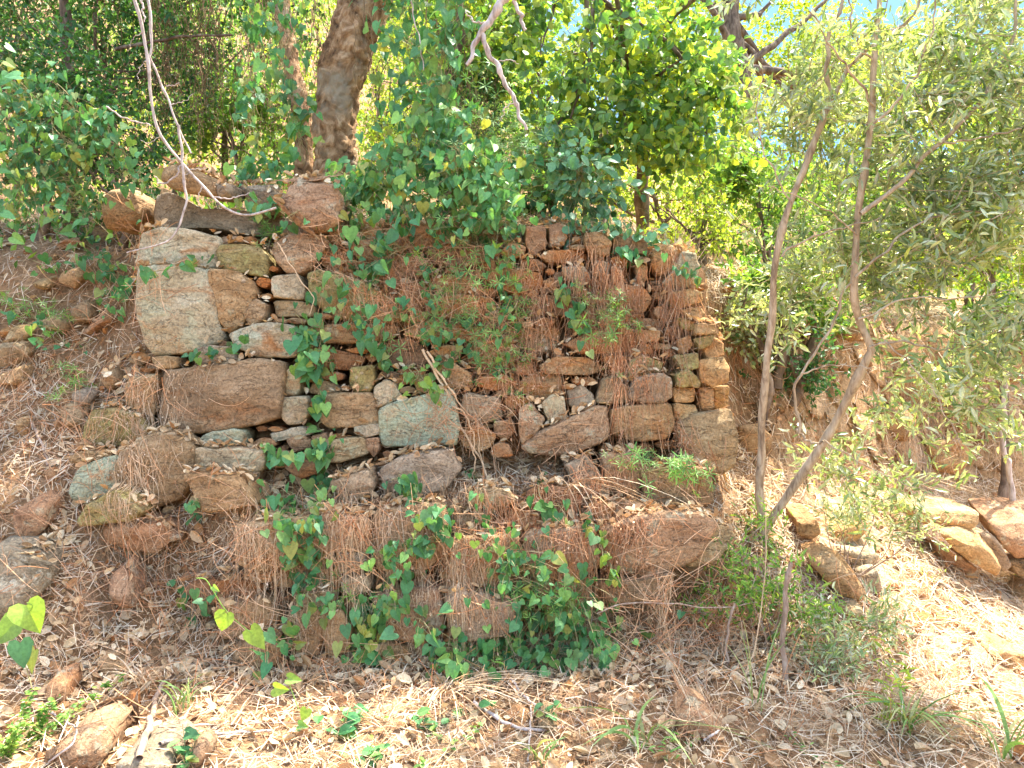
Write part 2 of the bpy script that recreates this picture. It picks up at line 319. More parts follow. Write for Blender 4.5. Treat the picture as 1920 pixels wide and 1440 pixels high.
# ------------------------------------------------------------------ terrain : stations along x, each a profile (y,z) running away from the camera
WALL = [(-3, 0.0), (2.2, 0.03), (3.56, 0.24), (3.63, 0.55), (3.72, 0.95), (4.00, 1.12), (4.10, 1.8), (4.22, 2.32), (4.6, 2.46), (8, 3.15), (16, 6.0), (42, 19)]
WALLR = [(-3, 0.0), (2.2, 0.03), (3.56, 0.26), (3.66, 0.55), (3.78, 0.90), (4.02, 1.05), (4.10, 1.7), (4.18, 2.16), (4.5, 2.25), (8, 2.9), (16, 5.3), (42, 17)]
ST = [(-9.0, [(-3, 0), (2.0, .05), (3.3, .35), (3.8, .75), (4.2, 1.15), (4.5, 1.45), (4.9, 1.9), (5.2, 2.3), (5.6, 2.6), (8, 3.6), (16, 7.5), (42, 23)]),
      (-2.6, [(-3, 0), (2.2, .05), (3.25, .22), (3.55, .58), (3.85, .98), (4.08, 1.28), (4.38, 1.72), (4.6, 2.2), (5.0, 2.5), (8, 3.4), (16, 7.0), (42, 22)]),
      (-2.02, [(-3, 0), (2.2, .05), (3.35, .22), (3.6, .55), (3.85, .95), (4.08, 1.22), (4.32, 1.72), (4.45, 2.22), (4.9, 2.5), (8, 3.4), (16, 6.8), (42, 21)]),
      (-1.90, [(-3, 0), (2.2, .04), (3.45, .22), (3.6, .52), (3.82, .92), (4.02, 1.14), (4.14, 1.8), (4.22, 2.36), (4.7, 2.5), (8, 3.3), (16, 6.5), (42, 20)]),
      (-1.2, WALL), (0.2, [(a, b - (.0 if i < 5 else .02)) for i, (a, b) in enumerate(WALL)]), (1.06, WALLR),
      (1.20, [(-3, 0), (2.2, .03), (3.58, .30), (3.85, .62), (4.15, .86), (4.5, 1.05), (4.72, 1.65), (4.85, 2.1), (5.2, 2.3), (8, 2.9), (16, 5.2), (42, 17)]),
      (1.55, [(-3, 0), (2.2, .02), (3.5, .22), (3.9, .50), (4.3, .80), (4.65, 1.05), (4.95, 1.65), (5.1, 2.15), (5.5, 2.3), (8, 2.9), (16, 5.2), (42, 17)]),
      (2.1, [(-3, 0), (2.2, .0), (3.4, .10), (4.1, .38), (4.6, .68), (5.0, .9), (5.15, 1.5), (5.3, 2.0), (5.8, 2.2), (8, 2.8), (16, 5.2), (42, 16.5)]),
      (3.1, [(-3, 0), (2.2, -.05), (3.5, .02), (4.3, .14), (4.9, .32), (5.35, .5), (5.6, 1.15), (5.75, 1.85), (6.3, 2.1), (9, 2.8), (17, 5.2), (42, 16)]),
      (11.0, [(-3, -.3), (2.2, -.3), (3.8, -.15), (4.6, 0), (5.4, .2), (6, .4), (6.4, 1.1), (6.8, 1.8), (7.3, 2.0), (10, 2.8), (18, 5.0), (42, 13.2)]),
      (20.0, [(-3, -.4), (2.2, -.4), (3.8, -.25), (4.6, 0), (5.4, .2), (6, .4), (6.4, 1.1), (6.8, 1.8), (7.3, 2.0), (10, 2.8), (18, 5.0), (42, 12.5)])]
sx = np.array([s[0] for s in ST]); sp = np.array([s[1] for s in ST], float)   # (S,12,2)
def profile(x):
    x = min(max(x, sx[0]), sx[-1]); i = min(np.searchsorted(sx, x, side='right') - 1, len(sx) - 2)
    t = (x - sx[i]) / (sx[i + 1] - sx[i]); t = t * t * (3 - 2 * t)
    return sp[i] * (1 - t) + sp[i + 1] * t
SEG = [10, 22, 14, 14, 14, 16, 16, 12, 40, 40, 30]
xs = np.concatenate([np.linspace(-40, -4, 19)[:-1], np.linspace(-4, 4, 270), np.linspace(4, 40, 19)[1:]])
TV = []
for x in xs:
    pr = profile(x); rowp = []
    for k in range(11):
        for t in np.linspace(0, 1, SEG[k], endpoint=False): rowp.append(pr[k] * (1 - t) + pr[k + 1] * t)
    rowp.append(pr[11])
    rowp = np.array(rowp)
    # soften the profile
    sm = rowp.copy()
    for _ in range(3): sm[1:-1] = .25 * sm[:-2] + .5 * sm[1:-1] + .25 * sm[2:]
    for (y, z) in sm: TV.append((x, y, z))
TV = np.array(TV)
K = sum(SEG) + 1
for i in range(len(TV)):
    p = Vector(TV[i])
    amp = 0.05 if 2.4 < p.y < 8 else (0.03 if p.y <= 2.4 else 0.35)
    q = p * (3.2 if p.y < 8 else .35)
    d = noise.fractal(q, .8, 2.0, 5) * amp
    if p.x > 1.25 and 4.3 < p.y < 6.2 and p.z > .7:
        k_ = min(1, (p.x - 1.25) / .3) * min(1, (p.z - .7) / .3) * min(1, (6.2 - p.y) / .4)
        cv = noise.voronoi(Vector((p.x * 4.5, p.z * 6.5, p.y * 1.5)))[0]
        d += (min(cv[1] - cv[0], .35) - .15) * .55 * k_ * (-1) + noise.noise(p * 14) * .02 * k_
    near = 1 if p.y < 8 else 0
    TV[i, 1] += d * (.5 if near else 0); TV[i, 2] += d
ii = np.arange(len(xs) - 1)[:, None] * K; jj = np.arange(K - 1)[None]
a = (ii + jj).ravel(); TF = np.stack([a, a + K, a + K + 1, a + 1], -1)
terrain = mesh_obj('ground', TV, TF, M['soil'])
tag(terrain, 'reddish earth bank and sloping ground around the wall', 'ground', kind='structure')
TFt = np.concatenate([TF[:, [0, 1, 2]], TF[:, [0, 2, 3]]])
bvh_t = BVHTree.FromPolygons([tuple(v) for v in TV], [tuple(int(q) for q in f) for f in TF])
def hit_t(px, py):
    d = Vector(((px - 960) / FPX, 1, -(py - 720) / FPX)).normalized()
    r = bvh_t.ray_cast(Vector((0, 0, CAMZ)), d, 100)
    return r[0], r[1]
SOLID_V, SOLID_F = [TV], [TFt]
def add_solid(V, F):
    SOLID_V.append(np.asarray(V)); F = np.asarray(F)
    SOLID_F.append(np.concatenate([F[:, [0, 1, 2]], F[:, [0, 2, 3]]]) if F.shape[1] == 4 else F)

# clear sky seen between the trees
q = np.linspace(R(-80), R(80), 41); v_ = np.linspace(R(-4), R(50), 16)
V = np.array([(260 * math.sin(a_) * math.cos(e_), 260 * math.cos(a_) * math.cos(e_), 260 * math.sin(e_)) for e_ in v_ for a_ in q])
F = np.array([(j * 41 + i, j * 41 + i + 1, (j + 1) * 41 + i + 1, (j + 1) * 41 + i) for j in range(15) for i in range(40)])
ms, n, out = new_mat('sky_blue'); em = node(n, 'ShaderNodeEmission'); em.inputs[0].default_value = (0.36, 0.68, 1.0, 1); em.inputs[1].default_value = 0.235; n.links.new(em.outputs[0], out.inputs[0])
sk = mesh_obj('sky', V, F, ms); tag(sk, 'clear pale blue sky', 'sky', kind='structure')

# ------------------------------------------------------------------ stones
def resample(poly, n, rnd=1):
    p = np.array(poly, float)
    for _ in range(rnd):
        q = np.roll(p, -1, 0); p = np.stack([p * .9 + q * .1, p * .1 + q * .9], 1).reshape(-1, 2)
    q = np.vstack([p, p[:1]]); seg = np.linalg.norm(np.diff(q, axis=0), axis=1); cum = np.r_[0, np.cumsum(seg)]
    s = np.linspace(0, cum[-1], n, endpoint=False)
    return np.stack([np.interp(s, cum, q[:, 0]), np.interp(s, cum, q[:, 1])], -1)
def stone_arrays(poly_xz, Y, depth=0.22, bulge=0.035, seed=0, n=64, tilt=0.09, facets=3, nz=0.012):
    """a block whose outline (x,z) is given at distance Y: rounded, chipped front, real depth behind"""
    q = np.random.default_rng(seed)
    b = resample(poly_xz, n)
    c = b.mean(0); b = c + (b - c) * 1.06; size = np.sqrt(abs(((b[:, 0] * np.roll(b[:, 1], -1)) - (np.roll(b[:, 0], -1) * b[:, 1])).sum()) / 2)
    edge = min(0.016, size * .08)
    sc_ = [.12, .25, .38, .5, .61, .71, .8, .87, .93, .97, 1.0]
    rings = []
    pl = []
    for _ in range(facets):
        a_ = q.uniform(0, 6.28); pl.append((math.cos(a_), math.sin(a_), q.uniform(.08, .38), q.uniform(.1, .8) * size * .5))
    tx, tz = q.normal(0, tilt), q.normal(0, tilt)
    def front(P):
        d = P - c
        f = bulge + tx * d[:, 0] + tz * d[:, 1]
        for (ax, az, sl, off) in pl:
            s = d[:, 0] * ax + d[:, 1] * az
            f = np.minimum(f, bulge + tx * d[:, 0] + tz * d[:, 1] - sl * np.maximum(s - off, 0))
        return f
    V = [np.array([[c[0], Y - bulge, c[1]]])]
    for s in sc_:
        P = c + (b - c) * s
        f = front(P)
        dist = (1 - s) * size * .5
        rnd = edge * (1 - np.sqrt(max(0, 1 - (1 - min(dist / edge, 1)) ** 2)))
        V.append(np.stack([P[:, 0], Y - f + rnd, P[:, 1]], -1))
    for k, s in ((.5, .99), (1.0, .93)):
        P = c + (b - c) * s
        V.append(np.stack([P[:, 0], np.full(n, Y + depth * k), P[:, 1]], -1))
    V.append(np.array([[c[0], Y + depth, c[1]]]))
    V = np.concatenate(V)
    off = Vector((seed * 1.7 % 31, seed * 2.3 % 17, seed * .7 % 13))
    for i in range(len(V)):
        p = Vector(V[i])
        a1 = noise.noise_vector(p * 8 + off) * nz * .7 + noise.noise_vector(p * 30 + off) * nz * .4
        r2 = noise.ridged_multi_fractal(Vector((p.x * 7, p.y * 7, p.z * 13)) + off, 1, 2, 4, 1, 2) * nz * .45
        V[i] += np.array(a1); V[i, 1] += r2 - nz * .4
    F = []
    nr = len(sc_) + 2
    F3 = [(0, 1 + (j + 1) % n, 1 + j) for j in range(n)]
    for r in range(nr - 1):
        o = 1 + r * n
        for j in range(n):
            a_, b_ = o + j, o + (j + 1) % n
            F3.append((a_, b_, b_ + n)); F3.append((a_, b_ + n, a_ + n))
    o = 1 + (nr - 1) * n; last = len(V) - 1
    F3 += [(last, o + j, o + (j + 1) % n) for j in range(n)]
    F3 = np.array(F3)
    # make the faces point outwards (polygon may be traced either way round)
    ar = ((b[:, 0] * np.roll(b[:, 1], -1)) - (np.roll(b[:, 0], -1) * b[:, 1])).sum()
    if ar > 0: F3 = F3[:, ::-1]
    F3 = F3[:, ::-1] if True else F3
    return V, F3, c
def face_depth(pts):
    ds = []
    cx = np.mean([p[0] for p in pts]); cy = np.mean([p[1] for p in pts])
    for (px, py) in list(pts) + [(cx, cy), (cx, cy)]:
        px = px * .7 + cx * .3; py = py * .7 + cy * .3
        h, _ = hit_t(px, py)
        if h: ds.append(h.y)
    return float(np.percentile(ds, 35))

wall = empty('dry_stone_wall', (-.4, 3.9, .3))
tag(wall, 'old dry stone retaining wall of rough sandstone blocks hung with dry vines', 'wall')
# (material, polygon in photo pixels, forward offset in m, label)
WS = [
 ('grey', [(294,368),(312,360),(340,368),(352,392),(450,396),(520,405),(560,416),(573,438),(540,445),(480,443),(420,433),(360,429),(298,429),(292,395)], .10, 'long grey capping slab with white lichen'),
 ('mossy', [(253,385),(272,381),(275,402),(269,440),(258,457),(251,430)], .05, None),
 ('pale', [(258,468),(266,436),(300,428),(352,432),(409,444),(409,472),(404,503),(350,499),(290,496),(255,496)], .08, None),
 ('rust', [(413,447),(450,444),(448,457),(418,460)], .02, None),
 ('mossy', [(411,476),(420,461),(455,459),(486,461),(500,480),(501,510),(492,519),(455,512),(420,505)], .07, 'rounded yellow lichen block'),
 ('rust', [(515,455),(540,440),(590,437),(615,452),(612,470),(595,485),(586,503),(560,516),(540,512),(522,492),(512,470)], .07, None),
 ('ochre', [(620,425),(641,421),(649,445),(636,461),(618,450)], .03, None),
 ('pale', [(268,512),(300,500),(350,503),(388,508),(396,540),(404,600),(412,636),(380,651),(340,659),(288,665),(270,640),(264,580)], .12, 'largest upright block with grey green lichen'),
 ('ochre', [(397,510),(450,512),(475,530),(478,550),(466,588),(455,605),(430,623),(415,602),(404,560)], .07, None),
 ('ochre', [(460,592),(479,560),(500,571),(497,600),(470,620)], .05, None),
 ('pale', [(510,520),(560,514),(571,540),(570,561),(520,560),(512,545)], .05, None),
 ('ochre', [(512,564),(572,566),(590,577),(590,592),(520,595)], .03, None),
 ('mossy', [(575,515),(600,508),(680,530),(735,560),(750,588),(742,598),(690,600),(640,597),(600,577),(580,550)], .08, None),
 ('pale', [(430,626),(465,612),(500,606),(550,612),(560,640),(555,668),(490,670),(445,651)], .08, None),
 ('ochre', [(562,614),(620,607),(700,609),(742,612),(735,635),(650,645),(580,641)], .04, None),
 ('purple', [(364,656),(395,648),(440,651),(441,680),(402,686),(370,676)], .08, None),
 ('ochre', [(287,673),(310,667),(336,670),(335,689),(300,691)], .05, None),
 ('brown', [(299,697),(350,690),(420,685),(480,675),(528,680),(526,740),(521,780),(495,790),(420,804),(352,811),(303,801),(298,760)], .12, 'wide brown block split by a diagonal crack'),
 ('pale', [(531,702),(563,681),(568,700),(562,740),(530,742)], .05, None),
 ('pale', [(530,746),(578,743),(578,775),(565,793),(540,793),(527,775)], .05, None),
 ('ochre', [(236,725),(250,710),(290,702),(297,715),(292,760),(288,778),(260,771),(238,758)], .07, None),
 ('mossy', [(148,846),(158,800),(172,770),(215,765),(265,779),(283,803),(268,822),(225,836)], .06, None),
 ('ochre', [(137,861),(150,847),(195,844),(201,851),(180,862),(142,868)], .08, None),
 ('green', [(132,922),(148,878),(190,860),(222,856),(226,900),(205,930),(168,944),(138,937)], .06, None),
 ('brown', [(240,845),(275,822),(312,811),(345,824),(360,845),(352,902),(335,935),(300,946),(268,957),(238,925),(230,880)], .12, 'big rough boulder behind a curtain of dry roots'),
 ('mossy', [(146,976),(172,942),(230,914),(270,956),(255,973),(200,980),(152,984)], .12, None),
 ('green', [(364,828),(395,811),(440,803),(461,809),(455,832),(400,838),(370,837)], .08, None),
 ('pale', [(360,852),(375,840),(450,840),(491,842),(495,870),(485,885),(420,889),(375,883),(361,872)], .11, None),
 ('ochre', [(344,892),(370,888),(450,892),(465,915),(479,945),(445,953),(390,959),(372,936),(355,906)], .10, 'tapering ochre block with flat sloping base'),
 ('rust', [(461,890),(480,888),(476,905),(463,901)], .05, None),
 ('pale', [(510,812),(560,800),(584,806),(582,815),(540,820),(515,828)], .04, None),
 ('brown', [(602,746),(640,738),(695,738),(708,760),(712,795),(680,799),(622,804),(605,790)], .07, 'dark purplish brown block'),
 ('pale', [(703,727),(722,712),(741,720),(755,744),(740,751),(714,763),(704,745)], .06, None),
 ('mossy', [(658,690),(700,685),(704,714),(695,735),(665,738),(655,715)], .05, None),
 ('green', [(714,767),(745,754),(800,741),(846,731),(853,760),(857,800),(854,832),(780,835),(717,835),(712,800)], .10, 'large square block of blue green stone with orange patches'),
 ('mossy', [(775,706),(810,700),(819,730),(786,741)], .04, None),
 ('ochre', [(820,691),(848,680),(882,700),(886,726),(850,729),(826,716)], .06, None),
 ('pale', [(665,800),(712,795),(714,813),(690,818),(668,813)], .05, None),
 ('ochre', [(592,834),(640,823),(680,820),(690,850),(650,862),(610,869),(590,857)], .08, None),
 ('rust', [(688,822),(710,820),(712,841),(701,856),(693,846)], .05, None),
 ('rust', [(540,822),(570,816),(586,826),(583,841),(552,846)], .05, None),
 ('rust', [(588,815),(612,810),(622,828),(592,832)], .05, None),
 ('grey', [(872,737),(935,745),(941,786),(890,791),(864,771)], .06, None),
 ('rust', [(925,790),(960,788),(968,805),(952,826),(926,816)], .05, None),
 ('rust', [(974,768),(995,757),(1022,786),(1005,812),(980,832),(972,800)], .09, None),
 ('pale', [(1015,757),(1035,741),(1056,746),(1060,786),(1032,799),(1022,776)], .08, None),
 ('rust', [(978,840),(1012,808),(1060,787),(1110,765),(1135,763),(1139,800),(1135,826),(1080,848),(1030,854),(995,850)], .12, 'long wedge shaped stone leaning on its neighbour'),
 ('grey', [(1064,731),(1090,722),(1113,741),(1116,760),(1090,776),(1067,760)], .06, None),
 ('brown', [(1118,756),(1130,710),(1150,705),(1181,730),(1184,754),(1150,758)], .07, None),
 ('purple', [(1181,738),(1190,711),(1235,700),(1256,710),(1258,745),(1236,756),(1200,752),(1184,746)], .11, 'rounded purple grey cobble'),
 ('ochre', [(1145,768),(1180,760),(1258,759),(1264,800),(1245,821),(1190,826),(1149,816)], .09, None),
 ('orange', [(1260,727),(1300,727),(1298,752),(1262,754)], .06, None),
 ('orange', [(1262,758),(1300,760),(1308,775),(1277,790),(1262,781)], .05, None),
 ('orange', [(1308,727),(1334,729),(1335,765),(1314,766)], .06, None),
 ('orange', [(1337,725),(1363,725),(1364,764),(1338,766)], .08, None),
 ('ochre', [(1268,795),(1306,778),(1372,768),(1379,820),(1377,870),(1350,885),(1300,872),(1280,840)], .10, None),
 ('brown', [(1206,884),(1260,872),(1330,880),(1336,941),(1290,948),(1215,946)], .10, None),
 ('grey', [(1060,872),(1100,855),(1130,897),(1141,926),(1110,932),(1076,905)], .08, None),
 ('rust', [(1128,852),(1198,850),(1203,920),(1150,932),(1136,900)], .06, None),
 ('rust', [(1128,990),(1200,966),(1306,960),(1344,985),(1304,1050),(1222,1082),(1150,1076),(1130,1040)], .14, 'big rust brown foundation boulder'),
 ('ochre', [(1310,1012),(1352,985),(1376,1002),(1345,1046),(1292,1062),(1290,1050)], .10, None),
 ('rust', [(1028,424),(1052,418),(1064,445),(1051,465),(1030,463)], .06, None),
 ('rust', [(985,428),(1020,424),(1024,462),(1000,480),(984,460)], .05, None),
 ('ochre', [(1095,440),(1125,437),(1146,455),(1141,480),(1115,484),(1097,463)], .08, None),
 ('brown', [(1150,446),(1210,450),(1216,475),(1182,480),(1152,470)], .05, None),
 ('orange', [(1224,472),(1258,462),(1272,480),(1263,505),(1236,516),(1222,500)], .08, None),
 ('pale', [(1274,475),(1302,479),(1309,500),(1306,526),(1286,541),(1242,530),(1264,508)], .10, None),
 ('grey', [(1056,500),(1095,500),(1105,515),(1103,531),(1076,530),(1058,515)], .05, None),
 ('grey', [(1115,490),(1141,495),(1139,521),(1118,518)], .05, None),
 ('rust', [(1146,500),(1168,505),(1166,536),(1150,531)], .05, None),
 ('orange', [(1190,495),(1213,500),(1212,526),(1195,531)], .05, None),
 ('orange', [(1254,549),(1290,543),(1311,550),(1313,565),(1270,581),(1255,566)], .09, None),
 ('orange', [(1275,584),(1310,576),(1321,590),(1310,600),(1286,597)], .08, None),
 ('mossy', [(1266,597),(1298,604),(1300,620),(1280,619)], .08, None),
 ('orange', [(1302,606),(1346,611),(1343,628),(1303,629)], .14, None),
 ('mossy', [(1302,634),(1336,630),(1330,650),(1310,657)], .12, None),
 ('orange', [(1314,652),(1340,634),(1354,646),(1353,668),(1322,673)], .10, None),
 ('orange', [(1308,678),(1354,666),(1366,690),(1363,715),(1332,725),(1312,713)], .12, 'squarish orange cornerstone'),
 ('orange', [(1190,617),(1215,618),(1236,620),(1233,640),(1200,641)], .08, None),
 ('orange', [(1200,649),(1215,645),(1223,660),(1206,666)], .06, None),
 ('mossy', [(1180,677),(1200,666),(1241,680),(1236,700),(1202,714),(1180,714)], .07, None),
 ('mossy', [(1262,667),(1305,661),(1306,690),(1280,696)], .09, None),
 ('mossy', [(1264,702),(1286,690),(1313,716),(1310,726),(1267,724)], .10, None),
 ('orange', [(1266,641),(1290,630),(1298,645),(1276,664)], .06, None),
 ('brown', [(545,1142),(572,1132),(604,1138),(609,1190),(596,1226),(552,1230),(540,1190)], .08, None),
 ('brown', [(608,1146),(640,1141),(661,1180),(651,1220),(614,1229)], .08, None),
 ('grey', [(638,1036),(682,1030),(692,1055),(680,1071),(640,1067)], .07, None),
 ('brown', [(556,1111),(616,1105),(619,1123),(566,1130)], .08, None),
 ('purple', [(838,1122),(880,1106),(968,1131),(960,1168),(945,1186),(876,1196),(846,1170)], .13, 'pale lichened block low in the wall above the ivy'),
 ('brown', [(436,1212),(522,1182),(522,1241),(442,1246)], .10, None),
 ('brown', [(400,1140),(500,1120),(522,1160),(500,1180),(420,1195)], .06, None),
 ('purple', [(716,880),(752,856),(840,842),(862,880),(830,918),(760,930),(722,914)], .10, 'lichen patched boulder on the ledge'),
 ('purple', [(618,905),(690,880),(702,918),(652,948)], .05, None),
 ('rust', [(700,1115),(820,1100),(834,1170),(800,1205),(715,1195)], .05, None),
 ('rust', [(985,1000),(1110,985),(1122,1060),(1060,1090),(990,1075)], .10, None),
 ('brown', [(850,1010),(970,1000),(975,1080),(900,1096),(848,1085)], .10, None),
 ('rust', [(545,975),(600,962),(690,970),(694,1030),(632,1030),(560,1040)], .10, None),
 ('ochre', [(440,985),(535,978),(548,1045),(500,1068),(446,1055)], .09, None),
 ('brown', [(1120,1088),(1200,1088),(1260,1070),(1250,1120),(1140,1130)], .08, None),
 ('grey', [(640,1085),(692,1078),(696,1105),(650,1112)], .07, None),
 ('brown', [(700,960),(830,945),(842,1040),(770,1080),(705,1060)], .09, None),
]
mask = np.zeros((360, 480), bool)   # 4 px cells of the outline plane, only to find free room for the small stones
def fill_mask(poly, grow=0):
    p = np.array(poly, float) / 4; c = p.mean(0); p = c + (p - c) * (1 + grow)
    x0, y0 = np.floor(p.min(0)).astype(int); x1, y1 = np.ceil(p.max(0)).astype(int)
    yy, xx = np.mgrid[max(y0, 0):min(y1 + 1, 360), max(x0, 0):min(x1 + 1, 480)]
    ins = np.zeros(xx.shape, bool); n_ = len(p)
    for i in range(n_):
        xi, yi = p[i]; xj, yj = p[i - 1]
        cond = ((yi > yy) != (yj > yy)) & (xx < (xj - xi) * (yy - yi) / (yj - yi + 1e-9) + xi); ins ^= cond
    mask[max(y0, 0):min(y1 + 1, 360), max(x0, 0):min(x1 + 1, 480)] |= ins
def poly_world(poly, Y): return [((px - 960) / FPX * Y, CAMZ - (py - 720) / FPX * Y) for px, py in poly]
for i, (mk, poly, off, lab) in enumerate(WS):
    fill_mask(poly, .04)
    Y = face_depth(poly) - off * .8 - .02
    V, F, c = stone_arrays(poly_world(poly, Y), Y, depth=.24, bulge=.03 + off * .15, seed=i + 3, facets=5 + i % 3)
    o = mesh_obj('stone', V, F, M[mk], wall, origin=(c[0], Y, c[1]))
    if lab: o['label'] = lab
    add_solid(V, F)
# small filling stones, all one part
def inside(px, py, poly):
    ins = False; n_ = len(poly)
    for i in range(n_):
        xi, yi = poly[i]; xj, yj = poly[i - 1]
        if (yi > py) != (yj > py) and px < (xj - xi) * (py - yi) / (yj - yi + 1e-9) + xi: ins = not ins
    return ins
UP = [(255,440),(300,430),(640,440),(980,425),(1120,440),(1300,475),(1320,560),(1350,640),(1368,700),(1370,770),(1300,830),(1140,850),(980,850),(850,838),(700,858),(600,875),(480,885),(350,830),(290,790),(262,700)]
LOW = [(480,1040),(600,950),(720,930),(1000,930),(1120,930),(1330,950),(1340,1000),(1250,1100),(1000,1130),(860,1230),(640,1250),(430,1230),(360,1120)]
parts = []; q = np.random.default_rng(11)
radii = [34, 27, 21, 16, 12, 9, 7]
for rad in radii:
    for _ in range(5200):
        px = q.uniform(240, 1400); py = q.uniform(400, 1260)
        lower = inside(px, py, LOW)
        if not (inside(px, py, UP) or (lower and q.random() < .22)): continue
        if mask[int(py / 4), int(px / 4)]: continue
        el = q.uniform(1.1, 2.3); ok = True
        for a_ in np.arange(0, 6.28, .4):
            for s in (1, .55):
                X, Yp = px + math.cos(a_) * rad * el * s, py + math.sin(a_) * rad / math.sqrt(el) * .9 * s
                if mask[min(359, max(0, int(Yp / 4))), min(479, max(0, int(X / 4)))]: ok = False; break
            if not ok: break
        if not ok: continue
        k = q.integers(5, 8); an = np.sort((np.arange(k) + q.uniform(-.3, .3, k)) * 6.283 / k + q.uniform(0, 1))
        poly = [(px + math.cos(t) * rad * el * q.uniform(.95, 1.22), py + math.sin(t) * rad / math.sqrt(el) * q.uniform(.85, 1.12)) for t in an]
        fill_mask(poly, -.05)
        Y = face_depth(poly) - q.uniform(-.01, .05) - (.02 if lower else .03)
        V, F, c = stone_arrays(poly_world(poly, Y), Y, depth=.12, bulge=.02, seed=int(q.integers(1e6)), n=26, facets=3, nz=.006, tilt=.12)
        parts.append((V, F))
V, F = join(parts); add_solid(V, F)
ch = mesh_obj('filling_stones', V, F, M['chink'], wall); ch['kind'] = 'stuff'
N_CHINK = len(parts)
print('filling stones', N_CHINK)

# loose rocks: hull between a front outline and a back outline
def hull_rock(name, poly, mk, label, group, Y=None, thick=.2, lift=.05, side=0.0, shrink=.85, seed=0, fwd=0.04, bev=.012, nz=.008, cat='rock'):
    if Y is None: Y = face_depth(poly) - fwd
    q = np.random.default_rng(seed + 100)
    W = np.array(poly_world(poly, Y)); c = W.mean(0)
    pts = []
    for p in W: pts.append((p[0], Y + q.uniform(-.015, .015), p[1]))
    for p in W:
        r_ = c + (p - c) * shrink
        pts.append((r_[0] + side + q.uniform(-.01, .01), Y + thick * q.uniform(.85, 1.1), r_[1] + lift + q.uniform(-.01, .01)))
    for _ in range(4):
        r_ = c + (W[q.integers(len(W))] - c) * .6
        pts.append((r_[0] + side * .5, Y - .02 + q.uniform(-.03, .0), r_[1]))
    bm = bmesh.new()
    for p in pts: bm.verts.new(p)
    r = bmesh.ops.convex_hull(bm, input=bm.verts)
    bmesh.ops.delete(bm, geom=[v for v in bm.verts if not v.link_faces], context='VERTS')
    bmesh.ops.dissolve_limit(bm, angle_limit=R(9), verts=bm.verts[:], edges=bm.edges[:])
    bmesh.ops.bevel(bm, geom=bm.edges[:], offset=bev, segments=2, affect='EDGES', profile=.5)
    bmesh.ops.triangulate(bm, faces=bm.faces[:])
    for _ in range(2):
        long = [e for e in bm.edges if e.calc_length() > .03]
        if long: bmesh.ops.subdivide_edges(bm, edges=long, cuts=2 if _ == 0 else 1, use_grid_fill=True)
        bmesh.ops.triangulate(bm, faces=bm.faces[:])
    off = Vector((seed * 3.1, seed * 1.3, 5))
    bm.normal_update()
    for v in bm.verts:
        v.co += v.normal * (noise.fractal(v.co * 8 + off, 1, 2, 4) * nz * 1.4 + noise.noise(v.co * 30 + off) * nz * .35)
    bmesh.ops.recalc_face_normals(bm, faces=bm.faces[:])
    me = bpy.data.meshes.new(name)
    ctr = Vector((c[0], Y + thick * .5, c[1]))
    bmesh.ops.translate(bm, vec=-ctr, verts=bm.verts[:])
    bm.to_mesh(me); bm.free()
    for p in me.polygons: p.use_smooth = True
    me.set_sharp_from_angle(angle=R(38))
    me.materials.append(M[mk])
    o = bpy.data.objects.new(name, me); COL.objects.link(o); o.location = ctr
    tag(o, label, cat, group)
    vv = np.array([v.co + ctr for v in me.vertices]); ff = np.array([p.vertices[:] for p in me.polygons])
    add_solid(vv, ff)
    return o
GT = 'stones lying on top of the wall'; GR = 'fallen blocks right of the wall'; GL = 'rocks in the earth bank left of the wall'; GG = 'stones on the ground in front'
GB = 'stones in the far bank'
